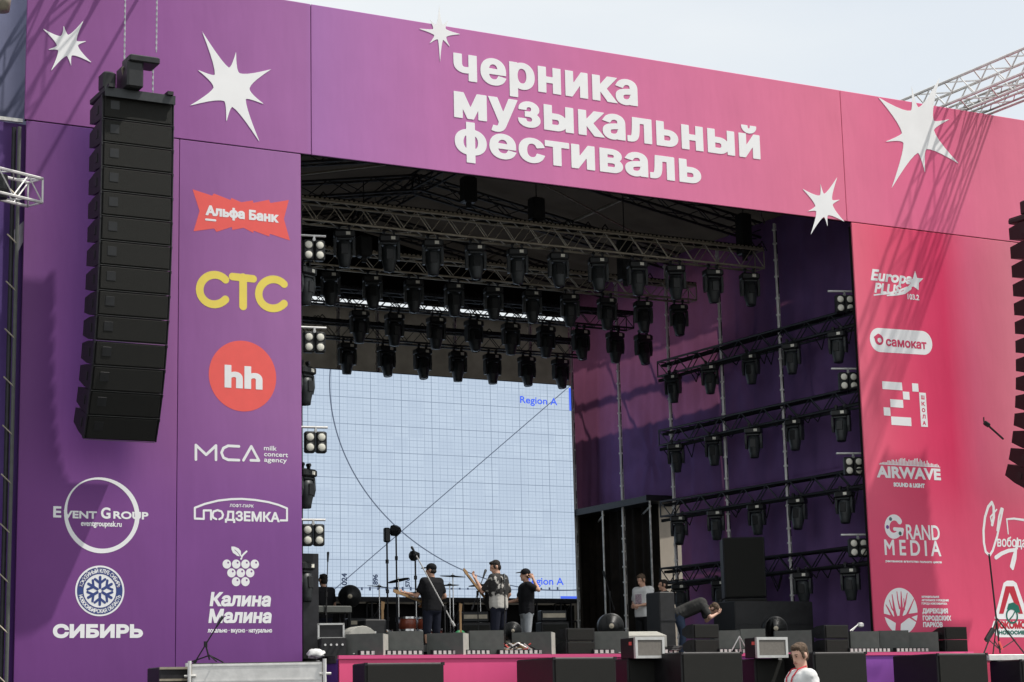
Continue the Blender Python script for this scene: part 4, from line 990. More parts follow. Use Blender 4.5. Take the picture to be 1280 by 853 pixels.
def mic_stand(base, top, tip, label, boomcol='black', group=None, r=.011):
    """straight pole from base to top, then a boom to tip with a microphone"""
    base, top, tip = Vector(base), Vector(top), Vector(tip)
    e = empty('microphone_stand', base, label, 'mic stand', group)
    mb = MB()
    for k in range(3): t = k * 2.094 + .5; mb.tube((0, 0, .12), (.32 * math.cos(t), .32 * math.sin(t), .015), .011)
    mb.build('tripod', M['black'], e); MB().tube((0, 0, .05), top - base, r).tube(top - base - Vector((0, 0, .04)), top - base + Vector((0, 0, .05)), r * 2.2).build('pole', M['black'], e)
    d = (tip - top).normalized(); s0 = top - d * .28
    MB().tube(s0 - base, tip - base, r * .8).tube(s0 - base, s0 - d * .1 - base, r * 1.7).build('boom', M[boomcol], e)
    MB().caps(tip - base, tip + d * .16 - base, .016, .026, 8).build('microphone', M['fixgrey'], e, True); return e
b0 = PY(262, 823, -2.5)
mic_stand((b0.x, b0.y, zt), PY(257, 806, -2.5), PY(271, 783, -2.6), 'black microphone stand leaning right on the aluminium platform', r=.013)

# ================================================================== GEAR ON AND BEFORE THE DECK
def sub(loc, w_, d_, h_, label, rz=0, dark=False):
    e = empty('subwoofer', loc, label, 'subwoofer', 'subwoofers in the pit', rz)
    b = MB().bbox((0, 0, h_ / 2), (w_, d_, h_), .02).build('cabinet', M['cabinet'], e)
    MB().bbox((0, -d_ / 2 - .008, h_ / 2), (w_ - .07, .03, h_ - .06), .01).build('grille', M['grille'], e)
    for s_ in (-1, 1):
        MB().box((s_ * (w_ / 2 + .003), 0, h_ * .74), (.014, .3, .12)).build('handle', M['black'], e)
        MB().lathe([(0, -.008), (.16, -.008), (.17, 0), (0, 0)], c=(s_ * (w_ / 2 + .004), .12, h_ * .45), axis='X', n=16).build('port', M['black'], e)
    for sx in (-1, 1): MB().box((sx * (w_ / 2 - .02), -d_ / 2, h_ - .02), (.05, .03, .05)).build('corner', M['darksteel'], e)
    return e
def subpx(px0, pxf, px1, pyt, Y, label, h_=None):
    """front spans pxf..px1 on Y; its near end face shows from px0"""
    a, b = PY(pxf, pyt, Y), PY(px1, pyt, Y); c = PX(px0, pyt, a.x); d_ = max(.5, c.y - Y) if px0 < pxf else .8
    return sub(((a.x + b.x) / 2, Y + d_ / 2, 0), b.x - a.x, d_, a.z, label)
subpx(440, 456, 555, 829, -2.4, 'lone wide black subwoofer in front of the pink stage skirt')
subpx(645, 691, 770, 822, -2.4, 'black subwoofer at the middle of the pit with its side towards us')
subpx(770, 784, 850, 823.5, -1.5, 'black subwoofer set back under the first silver edged speaker')
subpx(805, 851, 928, 815.5, -2.4, 'tall black subwoofer right of the first silver edged speaker')
subpx(930, 943, 1010, 823.5, -1.5, 'black subwoofer set back under the second silver edged speaker')
subpx(963, 1016, 1083, 815.5, -2.4, 'tall black subwoofer behind the man in white, left of the violet skirt')
subpx(1115, 1171, 1234, 817, -2.4, 'black subwoofer right of the violet part of the skirt')
subpx(1236, 1275, 1330, 824.5, -2.4, 'black subwoofer below the pale ledge at the right edge')
a, b = PY(1234, 818.5, -1.7), PY(1320, 819.5, -1.7)
e = empty('pale_ledge', (a.x, -1.7, 0), 'pale worn aluminium platform edge by the pink tower', 'platform')
wb(MB().bbox(((a.x + b.x) / 2, -1.0, a.z - .06), (b.x - a.x, 1.5, .12), .01), 'board', M['aluwhite'], e)
for x in (a.x + .1, b.x - .1): wb(MB().tube((x, -1.0, 0), (x, -1.0, a.z - .1), .03), 'leg', M['aluwhite'], e)

def combo(px0, pxf, px1, py0, py1, Y, label):
    a, b, c = PY(pxf, py1, Y), PY(px1, py0, Y), PX(px0, py0, PY(pxf, py1, Y).x); d_ = min(.9, c.y - Y); w_, h_ = b.x - a.x, b.z - a.z
    e = empty('silver_edged_speaker', ((a.x + b.x) / 2, Y + d_ / 2, a.z), label, 'speaker', 'silver edged speakers')
    MB().bbox((0, 0, h_ / 2), (w_, d_, h_), .012).build('cabinet', M['cabinet'], e)
    MB().box((0, -d_ / 2 - .006, h_ / 2), (w_ - .1, .02, h_ - .1)).build('grille', mat('combo_grille', (.19, .175, .155), .8, var=.1, vscale=20, bump=.5, bscale=140), e)
    t_ = .045; mb = MB().prism([(-w_ / 2, 0), (w_ / 2, 0), (w_ / 2, h_), (-w_ / 2, h_)], 0, 0) if False else MB()
    o = [(-w_ / 2 - .005, -.003), (w_ / 2 + .005, -.003), (w_ / 2 + .005, h_ + .005), (-w_ / 2 - .005, h_ + .005)]; i_ = [(-w_ / 2 + t_, t_), (w_ / 2 - t_, t_), (w_ / 2 - t_, h_ - t_), (-w_ / 2 + t_, h_ - t_)]
    vs = [(x, y, z) for y in (-d_ / 2 - .03, -d_ / 2 + .03) for ring in (o, i_) for x, z in ring]
    fs = []
    for k in range(4):
        j = (k + 1) % 4; fs += [(k, j, 4 + j, 4 + k), (8 + k, 12 + k, 12 + j, 8 + j), (k, 8 + k, 8 + j, j), (4 + k, 4 + j, 12 + j, 12 + k)]
    MB().add(vs, fs).build('silver_edge', M['silver'], e); MB().box((-w_ / 2 - .003, -.1, h_ * .72), (.01, .09, .06)).build('badge', M['red'], e); return e
combo(775, 794, 829, 797, 823, -1.75, 'silver edged speaker with a grey grille standing on a set back subwoofer left of centre')
combo(930, 946, 983, 797, 822.5, -1.75, 'silver edged speaker with a grey grille left of the man in white')

def front_fill(px0, pxf, px1, py0, Y, label, z=None):
    a, b = PY(pxf, py0, Y), PY(px1, py0, Y); c = PX(px0, py0, a.x); d_ = min(.8, c.y - Y); z = DZ if z is None else z; w_ = b.x - a.x; H = a.z - z
    e = empty('front_fill_stack', ((a.x + b.x) / 2, Y, z), label, 'speaker', 'front fill speaker stacks')
    for k in (0, 1):
        h = H / 2; cb = MB().prismx([(0, k * h + .005), (0, k * h + h - .005), (d_ * .55, k * h + h - .02), (d_, k * h + h - .09), (d_, k * h + .09), (d_ * .55, k * h + .02)], -w_ / 2, w_ / 2).build('cabinet', M['cabinet'], e)
        MB().bbox((0, -.01, k * h + h / 2), (w_ - .05, .03, h - .04), .01).build('grille', M['grille'], cb); MB().box((-w_ / 2 - .004, d_ * .4, k * h + h / 2), (.012, .12, .07)).build('handle', M['black'], cb)
    return e
front_fill(693, 707, 743, 785, -.45, 'black front fill stack of two boxes left of the silver edged speaker')
front_fill(852, 866, 898, 780, -.45, 'black front fill stack of two boxes in front of the bending man')
front_fill(1012, 1030, 1060, 781, -.45, 'black front fill stack of two boxes right of the man in white')
front_fill(1165, 1180, 1208, 783.5, -.45, 'black front fill stack of two boxes in front of the pink tower')

def wedge(px, py0, Y, w_, label, rz, pale=True, d_=.46):
    q = PY(px, py0, Y); h_ = max(.25, q.z - DZ)
    e = empty('stage_monitor', (q.x, Y, DZ), label, 'monitor', 'floor monitors along the deck edge', rz)
    MB().prismx([(-d_ / 2, 0), (-d_ / 2, h_), (d_ * .1, h_), (d_ / 2, .12), (d_ / 2, 0)], -w_ / 2, w_ / 2).build('cabinet', M['wedge'], e)
    MB().prismx([(d_ * .12, h_ - .03), (d_ * .12, h_ + .0), (d_ / 2 + .01, .15), (d_ / 2 + .01, .1)], -w_ / 2 + .02, w_ / 2 - .02).build('grille', M['grille'], e)
    if pale: MB().box((w_ / 2 + .004, -.04, h_ / 2), (.012, d_ * .82, h_ - .02)).build('sunlit_side', M['palelit'], e)  # sun on this end is painted as a paler sheet
    MB().box((-w_ / 2 - .003, 0, h_ * .55), (.01, .14, .06)).build('handle', M['black'], e); return e
WL = [(459, 793, -.25, .66, -38, 1, 'grey floor monitor with its sunlit end painted pale at the left end of the deck edge'), (505, 790, -.15, .62, -18, 0, 'dark grey floor monitor second from the left on the deck edge'),
      (560, 792, -.25, .66, -42, 1, 'grey floor monitor with its sunlit end painted pale in front of the capped guitarist'), (606, 789, -.15, .62, -20, 0, 'dark grey floor monitor at the feet of the bass player'),
      (667, 791, -.25, .72, -40, 1, 'grey floor monitor with its sunlit end painted pale left of the first front fill stack'), (762, 790, -.1, .66, -25, 0, 'grey floor monitor behind the first silver edged speaker'),
      (905, 789, -.1, .5, -20, 0, 'small grey floor monitor right of the second front fill stack'), (937, 787, .2, .5, -20, 0, 'small grey floor monitor behind the second silver edged speaker'),
      (990, 789, -.1, .72, -32, 0, 'grey floor monitor behind the man in white'), (1076, 790, -.1, .6, -20, 0, 'grey floor monitor right of the third front fill stack'),
      (1112, 789, -.1, .62, -18, 0, 'grey floor monitor at the corner of the pink tower'), (1147, 791, -.1, .7, -20, 0, 'grey floor monitor left of the last front fill stack')]
for px, py, Y, w_, rz, pl, lb in WL: wedge(px, py, Y, w_, lb, R_(rz), pl)
q = PY(800, 791, .1); e = empty('tilted_monitor', (q.x, .1, DZ), 'floor monitor painted in a pale sunlit tone lying tilted behind the first silver edged speaker', 'monitor', rz=-.2)
MB().prismx([(-.3, .15), (-.3, .36), (.2, q.z - DZ + .03), (.3, q.z - DZ - .06), (.3, 0), (-.1, 0)], -.42, .42).build('cabinet', M['palelit'], e)  # sunlit monitor: the brightness is put into the pale colour

def strip(px0, px1, py, lb):
    a, b = PY(px0, py, -.5), PY(px1, py, -.5); e = empty('footlight_bar', ((a.x + b.x) / 2, -.5, DZ), lb, 'light bar', 'light bars along the deck edge'); ln = b.x - a.x
    MB().box((0, .02, .05), (ln, .09, .10)).build('housing', M['darksteel'], e)
    n_ = max(3, int(ln / .095)); poly = [(-ln / 2, .022)]
    for i in range(n_):
        x = -ln / 2 + ln * i / n_; c = ln / n_; poly += [(x + c * .15, .026), (x + c * .15, .085), (x + c * .72, .085), (x + c * .72, .026)]
    poly.append((ln / 2, .022)); MB().prism(poly, -.045, -.028).build('cell_row', M['ledcell'], e)
for i, (a, b, c) in enumerate(((449, 528, 816.5), (540, 612, 815.5), (623, 690, 815), (741, 768, 814.5), (829, 846, 814), (898, 914, 813.5), (917, 931, 813.5), (1061, 1112, 812.5), (1119, 1160, 812.5))):
    strip(a, b, c, f'pale celled light bar on the deck edge, {ORD[i]} from the left')
e = empty('cable_pile', PY(642, 812, -.3), 'tangle of pale and red cables on the deck edge', 'cables'); e.location.z = DZ
random.seed(9)
for k, m in enumerate(('aluwhite', 'red', 'aluwhite', 'black', 'maple')):
    pts = [Vector((.42 * math.cos(i * .9 + k) * random.uniform(.4, 1), .2 * math.sin(i * .7 + k), .03 + .2 * random.random())) for i in range(14)]; MB().path(pts, .014, 5).build('cable', M[m], e)
e = empty('cable_pile', PY(885, 814, -.45), 'dark coil of cables by the second front fill stack', 'cables'); e.location = PY(842, 816, -.5)
for k in range(3): MB().path([Vector((.14 * math.cos(i * .5) + .02 * k, .1 * math.sin(i * .5), .05 + .03 * k)) for i in range(14)], .016, 5).build('cable', M['black'], e)
e = empty('folded_light_stand', PY(1070, 787, -.1), 'small white folded stand on a floor monitor near the pink tower', 'stand')
MB().tube((-.15, 0, -.03), (.12, 0, .13), .014).build('leg', M['aluwhite'], e); MB().tube((-.1, 0, -.03), (.05, 0, .09), .012).build('leg', M['aluwhite'], e); MB().bbox((.12, 0, .09), (.12, .1, .09), .02).build('head', M['aluwhite'], e)
e = empty('folded_light_stand', PY(925, 810, -.6), 'thin white tripod left of the second silver edged speaker', 'stand')
for d in (-.16, .05, .2): MB().tube((0, 0, .22), (d, .05, -.05), .011).build('leg', M['aluwhite'], e)

# big cabinets at the far side, black riser
a = PY(921, 672, 3.2); b = PY(941, 672, 3.2)
e = empty('side_fill_stack', (9.3, 3.4, DZ), 'tall black side fill speaker stack before the purple wall', 'speaker')
for k in range(2):
    H = (a.z - DZ) / 2; c = MB().bbox((0, 0, H * k + H / 2), (.9, .8, H - .01), .02).build('cabinet', M['black'], e); MB().bbox((0, -.405, H * k + H / 2), (.84, .03, H - .06), .01).build('grille', M['grille'], c)
e.rotation_euler = (0, 0, R_(-30))
e = empty('black_case', PY(955, 785, 2.2), 'wide black case under the side fill stack', 'case'); e.location.z = DZ; H = PY(955, 753, 2.2).z - DZ
MB().bbox((0, 0, H / 2), (2.0, .8, H), .02).build('body', M['black'], e); MB().box((0, -.405, H * .6), (1.9, .01, .02)).build('lid_seam', M['darksteel'], e)
e = empty('black_case', (0, 0, DZ), 'tall black case beside the man in black', 'case'); q = PY(825, 741, .9); e.location = (q.x, .9, DZ)
MB().bbox((0, 0, (q.z - DZ) / 2), (.36, .5, q.z - DZ), .02).build('body', M['black'], e); MB().box((0, -.255, .7), (.36, .02, .03)).build('edge_strip', M['darksteel'], e)
# smoke / fan barrels
def fan(px, py, Y, r, lb, stand=True):
    q = PY(px, py, Y); e = empty('stage_fan', (q.x, Y, DZ), lb, 'fan', 'round stage fans', -.35); z = q.z - DZ
    MB().lathe([(r * .9, -.12), (r, -.1), (r, .1), (r * .9, .12), (r * .86, .1), (r * .86, -.1), (r * .9, -.12)], c=(0, 0, z), axis='Y', n=24).build('ring', M['fixture'], e, True)
    mb = MB()
    for k in range(18): t = k * math.pi / 9; mb.tube((0, -.11, z), (r * .93 * math.cos(t), -.1, z + r * .93 * math.sin(t)), .004, 4)
    for rr in (.35, .6, .8): mb.path([(r * rr * math.cos(i * .3), -.112, z + r * rr * math.sin(i * .3)) for i in range(22)], .004, 4)
    mb.lathe([(0, -.13), (r * .2, -.12), (r * .2, -.1), (0, -.1)], c=(0, 0, z), axis='Y', n=12).build('guard', M['aludull'], e)
    for k in range(4): MB().box((0, 0, 0), (r * .24, .015, r * .75), None).build('blade', M['fixgrey'], e).location = (r * .42 * math.sin(k * 1.57), 0, z + r * .42 * math.cos(k * 1.57))
    for k, c in enumerate([o for o in e.children if o.name.startswith('blade')]): c.rotation_euler = (0, k * 1.57, .5)
    MB().tube((0, .05, 0), (0, .05, z - r), .03).box((0, .05, .03), (.4, .35, .05)).build('stand', M['fixture'], e)
fan(437, 746, 3.0, .22, 'black round fan on a stand left of the drums')
fan(640, 789, .5, .17, 'round grey fan on the deck at the feet of the man in the cap', 0)
fan(763, 783, 1.0, .25, 'round dark fan behind the first front fill stack', 0)
fan(968, 786, 1.0, .25, 'round dark fan behind the second silver edged speaker', 0)

# keyboard, cases and consoles at the near side
q0, q1 = PY(386, 759, 2.6), PY(432, 758, 2.6)
kb = empty('keyboard', ((q0.x + q1.x) / 2, 2.6, DZ), 'long grey stage keyboard on a stand near the violet tower', 'keyboard'); H = q0.z - DZ; ln = q1.x - q0.x + .1
MB().bbox((0, 0, H - .05), (ln, .36, .13), .015).build('body', M['wedge'], kb); MB().box((0, .04, H + .018), (ln - .1, .16, .01)).build('key_row', M['white'], kb)
for s_ in (-1, 1): MB().tube((s_ * ln * .35, -.15, 0), (s_ * ln * .35, .15, H - .1), .018).tube((s_ * ln * .35, .15, 0), (s_ * ln * .35, -.15, H - .1), .018).build('stand_leg', M['darksteel'], kb)
q0, q1 = PY(403, 797, -.2), PY(432, 779, -.2)
e = empty('flight_case', ((q0.x + q1.x) / 2, -.1, DZ), 'open grey trimmed rack case with a black lid at the left end of the deck', 'case', rz=-.25)
H = q1.z - DZ; MB().bbox((0, 0, H * .28), (q1.x - q0.x, .4, H * .56), .01).build('body', M['black'], e)
MB().bbox((0, .1, H * .78), (q1.x - q0.x, .06, H * .42), .01).build('lid', M['black'], e)
for z in (H * .58, H): MB().box((0, .1, z - .01), (q1.x - q0.x + .02, .09, .03)).build('edge_strip', M['silver'], e)
for s_ in (-1, 1): MB().box((s_ * (q1.x - q0.x) / 2, .1, H * .78), (.03, .09, H * .44)).build('edge_strip', M['silver'], e)
for k in range(4): MB().lathe([(0, -.03), (.02, -.03), (.02, 0), (0, 0)], c=(-.15 + k * .1, -.2, H * .35), axis='Y', n=8).build('knob', M['aluwhite'], e)
q0 = PY(448, 797, .6); e = empty('round_road_case', (q0.x, .6, DZ), 'pale round topped case on the deck beside the rack case', 'case'); H = PY(448, 783, .6).z - DZ
MB().lathe([(0, -.2), (.32, -.2), (.33, -.17), (.33, .17), (.32, .2), (0, .2)], c=(0, 0, H - .33), axis='Y', n=24).build('body', M['palelit'], e)
q0 = PY(465, 790, 1.6); e = empty('amplifier', (q0.x, 1.6, DZ), 'small black amplifier with a pale label before the drums', 'amplifier'); H = PY(465, 775, 1.6).z - DZ
MB().bbox((0, 0, H / 2), (.45, .35, H), .02).build('cabinet', M['black'], e); MB().box((-.08, -.18, H * .62), (.16, .01, .12)).build('label_plate', M['silver'], e); MB().box((0, -.18, H * .3), (.38, .012, .3)).build('grille', M['grille'], e)
q0 = PY(392, 812, -.1); e = empty('towel', (q0.x, -.2, DZ), 'crumpled white cloth on the deck by the violet tower', 'cloth')
random.seed(2); mb = MB()
mb.ell((0, 0, .05), (.17, .12, .07), n=14, m=8); mb.v = [(x + random.uniform(-.03, .03), y + random.uniform(-.02, .02), z + random.uniform(-.02, .03)) for x, y, z in mb.v]; mb.build('fabric', M['teewhite'], e, True)

# black riser at the back
e = empty('drum_riser', (5.0, 9.5, DZ), 'low black riser below the video screen', 'riser'); MB().box((0, 0, .3), (9.5, 3.2, .6)).build('body', M['blackcloth'], e); MB().box((0, -1.61, .6), (9.5, .03, .04)).build('edge_strip', M['aludull'], e)
e = empty('black_backdrop', (3.9, 11.9, DZ), 'black cloth closing the gap below the video screen', 'cloth'); cloth('fabric', M['blackcloth'], e, lambda u, v: (-2.5 + 12.9 * u, 12.45 + .03 * math.sin(u * 90), DZ + 1.72 * v), 150, 3)

# drum kit ---------------------------------------------------------------------------------------------------
dc = PY(505, 775, 3.6)
dk = empty('drum_kit', (dc.x, 3.6, DZ), 'amber red drum kit with cymbals on the stage before the screen', 'drums')
def drum(c, r, h, axis, nm):
    s_ = MB().lathe([(r, -h / 2), (r * 1.01, 0), (r, h / 2)], c=c, axis=axis, n=20).build(nm, M['drumshell'], dk, True)
    for k in (-1, 1):
        MB().lathe([(0, k * h / 2 + k * .006), (r * .95, k * h / 2 + k * .006), (r * .97, k * h / 2 - .004 * k), (0, k * h / 2 - .004 * k)], c=c, axis=axis, n=20).build('drum_head', M['drumskin'], s_)
        MB().lathe([(r * .98, k * h / 2 - .02), (r * 1.05, k * h / 2 - .02), (r * 1.05, k * h / 2 + .02), (r * .98, k * h / 2 + .02), (r * .98, k * h / 2 - .02)], c=c, axis=axis, n=20).build('hoop', M['chrome'], s_)
drum((.15, -.3, .30), .30, .45, 'Y', 'bass_drum'); drum((-.05, -.25, .75), .17, .24, 'Z', 'tom'); drum((.35, -.25, .75), .17, .24, 'Z', 'tom'); drum((.65, .1, .45), .22, .42, 'Z', 'floor_tom'); drum((-.4, .1, .55), .18, .16, 'Z', 'snare')
for (px, py, r, tilt) in ((474, 733, .24, .1), (498, 725, .22, -.15), (566, 720, .27, .05), (562, 731, .2, 0), (600, 731, .24, -.05), (520, 741, .2, .1)):
    q = PY(px, py, 3.7) - dk.location
    c = MB().lathe([(0, .02), (.03, .018), (.05, .004), (r, -.012), (r, -.016), (.05, -.002), (0, .012)], n=20).build('cymbal', M['brass'] if False else M['fixgrey'], dk, True); c.location = q; c.rotation_euler = (tilt, tilt, 0)
    mb = MB().tube((q.x, q.y, 0.35), (q.x, q.y, q.z + .05), .012)
    for k in range(3): t = k * 2.1; mb.tube((q.x, q.y, .38), (q.x + .25 * math.cos(t), q.y + .25 * math.sin(t), .01), .01)
    mb.build('cymbal_stand', M['chrome'], dk)
MB().bbox((.75, -.4, .28), (.06, .05, .24), .01).build('bottle', M['green'], dk)

# lamps on tall stands behind the band
for i, (px, py, Y, lb, s_) in enumerate(((483.5, 669, 5.0, 'narrow black lamp on a tall stand, left of the stand pair', .6), (495, 663.5, 5.2, 'black lamp hood on a tall stand, right of the stand pair', 1), (519, 695, 4.6, 'black lamp hood on a lower stand above the guitar neck', .9))):
    q = PY(px, py, Y); e = empty('stand_lamp', (q.x, Y, DZ), lb, 'lamp', 'hooded lamps on stands', .5 * i); z = q.z - DZ
    if i == 0: MB().bbox((0, 0, z), (.13, .10, .30), .02).build('hood', M['fixture'], e)
    else: MB().lathe([(0, -.09), (.07 * s_, -.09), (.135 * s_, .02), (.12 * s_, .09), (.05 * s_, .13), (0, .13)], c=(0, 0, z), axis='Y', n=6).build('hood', M['fixture'], e)
    mb = MB().tube((0, 0, .3), (0, 0, z - .1), .018)
    for k in range(3): t = k * 2.1; mb.tube((0, 0, .4), (.35 * math.cos(t), .35 * math.sin(t), .02), .013)
    for zz in (.9, z * .55, z * .78): mb.tube((0, 0, zz), (0, 0, zz + .08), .034)
    mb.build('stand', M['darksteel'], e)
# microphone stands in front of the band
b_ = PY(555, 792, .6)
t1, t0 = PY(520, 694, .55), PY(556, 764, .6)
mic_stand((t0.x, .6, DZ), (t0.x, .6, t0.z + .05), t1, 'microphone stand with a pale boom in front of the capped guitarist', 'aluwhite', 'band microphone stands', .014)
q = PY(597, 742, .9); mic_stand((q.x, .9, DZ), (q.x, .9, q.z), PY(604, 722, 1.0), 'thin black microphone stand before the bass player', 'black', 'band microphone stands')
q = PY(629, 735, .4); mic_stand((PY(629, 735, .2).x, .2, DZ), (q.x - .05, .25, q.z - .1), (q.x, .35, q.z + .1), 'black microphone stand between the bass player and the man in the cap', 'black', 'band microphone stands')
q = PY(408, 730, 2.4); mic_stand((q.x, 2.4, DZ), (q.x, 2.4, q.z - .2), (q.x + .03, 2.4, PY(408, 702, 2.4).z), 'thin black microphone stand behind the keyboard player', 'black', 'band microphone stands')
q = PY(762, 742, 5.0); mic_stand((q.x, 5, DZ), (q.x, 5, q.z), PY(757, 724, 5.0), 'microphone stand before the dark curtain', 'black', 'band microphone stands')
# tall tripod by the pink tower
b_ = PY(1250, 813, -1.0); tp = PY(1244, 693, -1.0); zb = PY(1234, 818.5, -1.7).z
e = empty('tripod_stand', (b_.x, -1.0, zb), 'tall thin black tripod stand in front of the pink tower', 'tripod'); H = tp.z - zb
MB().tube((0, 0, .05), (-.12, 0, H), .02).build('pole', M['black'], e)
for dx, dy in ((-.55, -.1), (.6, -.1), (.25, .5)): MB().tube((-.02, 0, .75), (dx, dy, .0), .016).build('leg', M['black'], e); MB().tube((0, 0, .12), (dx * .62, dy * .62, .32), .012).build('brace', M['black'], e)
MB().bbox((-.3, -.06, .42), (.34, .09, .1), .02, Matrix.Rotation(-.85, 3, 'Y')).build('sandbag', M['black'], e); MB().tube((-.1, -.1, .28), (-.02, -.1, .12), .02).build('cable_tag', M['red'], e)

# backline clutter
def amp(px, py, Y, w_, lb, cab='black'):
    q = PY(px, py, Y); h_ = max(.3, q.z - DZ); e = empty('amplifier', (q.x, Y, DZ), lb, 'amplifier', rz=-.2)
    MB().bbox((0, 0, h_ * .38), (w_, .38, h_ * .76), .02).build('speaker_box', M[cab], e); MB().box((0, -.195, h_ * .38), (w_ - .08, .012, h_ * .66)).build('grille', M['grille'], e)
    MB().bbox((0, 0, h_ * .88), (w_ * .9, .26, h_ * .2), .015).build('amp_head', M['fixture'], e); MB().box((0, -.133, h_ * .88), (w_ * .8, .008, h_ * .08)).build('control_strip', M['aludull'], e)
amp(592, 764, 3.0, .6, 'black amplifier stack between the two players'); amp(690, 762, 4.2, .62, 'black amplifier stack right of the man in the cap'); amp(452, 772, 3.4, .7, 'wide black amplifier left of the drums')
for i, (px, Y, m, lb) in enumerate(((478, 2.2, 'wood', 'amber guitar on a floor stand left of the capped guitarist'), (575, 2.6, 'green', 'green guitar on a floor stand right of the capped guitarist'))):
    q = PY(px, 790, Y); e = empty('guitar_on_stand', (q.x, Y, DZ), lb, 'guitar', rz=.3 * i - .2)
    MB().lathe([(0, -.03), (.16, -.03), (.17, 0), (.16, .03), (0, .03)], c=(0, 0, .28), axis='Y', n=14).lathe([(0, -.03), (.12, -.03), (.125, 0), (.12, .03), (0, .03)], c=(0, 0, .48), axis='Y', n=14).build('body', M[m], e, True)
    MB().box((0, -.02, .72), (.045, .025, .5)).prism([(-.03, .96), (.03, .96), (.045, 1.10), (-.02, 1.12)], -.03, -.01).build('neck', M['maple'], e); MB().tube((-.15, -.15, .01), (0, .05, .3), .012).tube((.15, -.15, .01), (0, .05, .3), .012).build('stand', M['black'], e)
random.seed(21)
for i, (px, py) in enumerate(((470, 811), (585, 810), (655, 811), (760, 808), (912, 808), (1100, 808), (1150, 808))):
    q = PY(px, py, -.35); e = empty('stage_cable', (q.x, -.35, DZ), f'loose black cable lying on the deck edge, {ORD[i]} from the left', 'cable', 'loose cables on the deck edge')
    pts = [Vector((.1 * k - .4 + random.uniform(-.04, .04), .12 * math.sin(k * 1.1 + i) + random.uniform(-.03, .03), .015 + .05 * random.random())) for k in range(9)]; MB().path(pts, .012, 5).build('cable', M['black'] if i % 3 else M['aluwhite'], e)
for i, (px, Y, m, lb) in enumerate(((529, .1, 'silver', 'small silver box between two floor monitors left of the guitarist'), (440, .3, 'silver', 'small pale mixer box beside the rack case'), (868, .9, 'silver', 'small shiny box at the bending man'))):
    q = PY(px, 795, Y); e = empty('stage_box', (q.x, Y, DZ), lb, 'box', rz=.3); MB().bbox((0, 0, .12), (.24, .2, .24), .012).build('body', M['fixture'], e); MB().box((0, -.104, .15), (.18, .008, .12)).build('panel', M[m], e)

# ================================================================== PEOPLE
def remeshed(mb, vox, sm=4):
    me = bpy.data.meshes.new('figure_skin'); me.from_pydata([tuple(v) for v in mb.v], [], mb.f); me.update()
    o = bpy.data.objects.new('figure_skin', me); COL.objects.link(o)
    r = o.modifiers.new('r', 'REMESH'); r.mode = 'VOXEL'; r.voxel_size = vox
    if sm: s_ = o.modifiers.new('s', 'SMOOTH'); s_.iterations = sm; s_.factor = .5
    dg = bpy.context.evaluated_depsgraph_get(); dg.update(); ev = o.evaluated_get(dg).to_mesh()
    out = MB(); out.v = [tuple(v.co) for v in ev.vertices]; out.f = [tuple(p.vertices) for p in ev.polygons]
    o.evaluated_get(dg).to_mesh_clear(); bpy.data.objects.remove(o); bpy.data.meshes.remove(me); return out
def V(*a): return Vector(a)
def hand(mb, wrist, d, nrm, curl=.5, side=1):
    """palm, four unequal fingers with a bend, thumb off the side of the palm"""
    d = d.normalized(); nrm = (nrm - d * nrm.dot(d)).normalized(); lat = d.cross(nrm).normalized() * side
    rot = Matrix((lat, d, nrm)).transposed(); mb.ell(wrist + d * .048, (.040, .052, .017), rot, 10, 6); mb.caps(wrist - d * .02, wrist + d * .03, .026, .026, 8)
    for k, ln in enumerate((.066, .076, .070, .054)):
        b = wrist + d * .088 + lat * (.029 - .0195 * k); m = b + (d * math.cos(curl * .6) + nrm * math.sin(curl * .6)) * ln * .55
        t = m + (d * math.cos(curl * 1.7) + nrm * math.sin(curl * 1.7)) * ln * .5; mb.caps(b, m, .0092, .0086, 7); mb.caps(m, t, .0086, .0072, 7)
    b = wrist + d * .025 + lat * .034; m = b + (d * .75 + lat * .6 + nrm * .25).normalized() * .042; mb.caps(b, m, .0125, .0105, 7); mb.caps(m, m + (d * .9 + nrm * .45).normalized() * .034, .0105, .0085, 7)

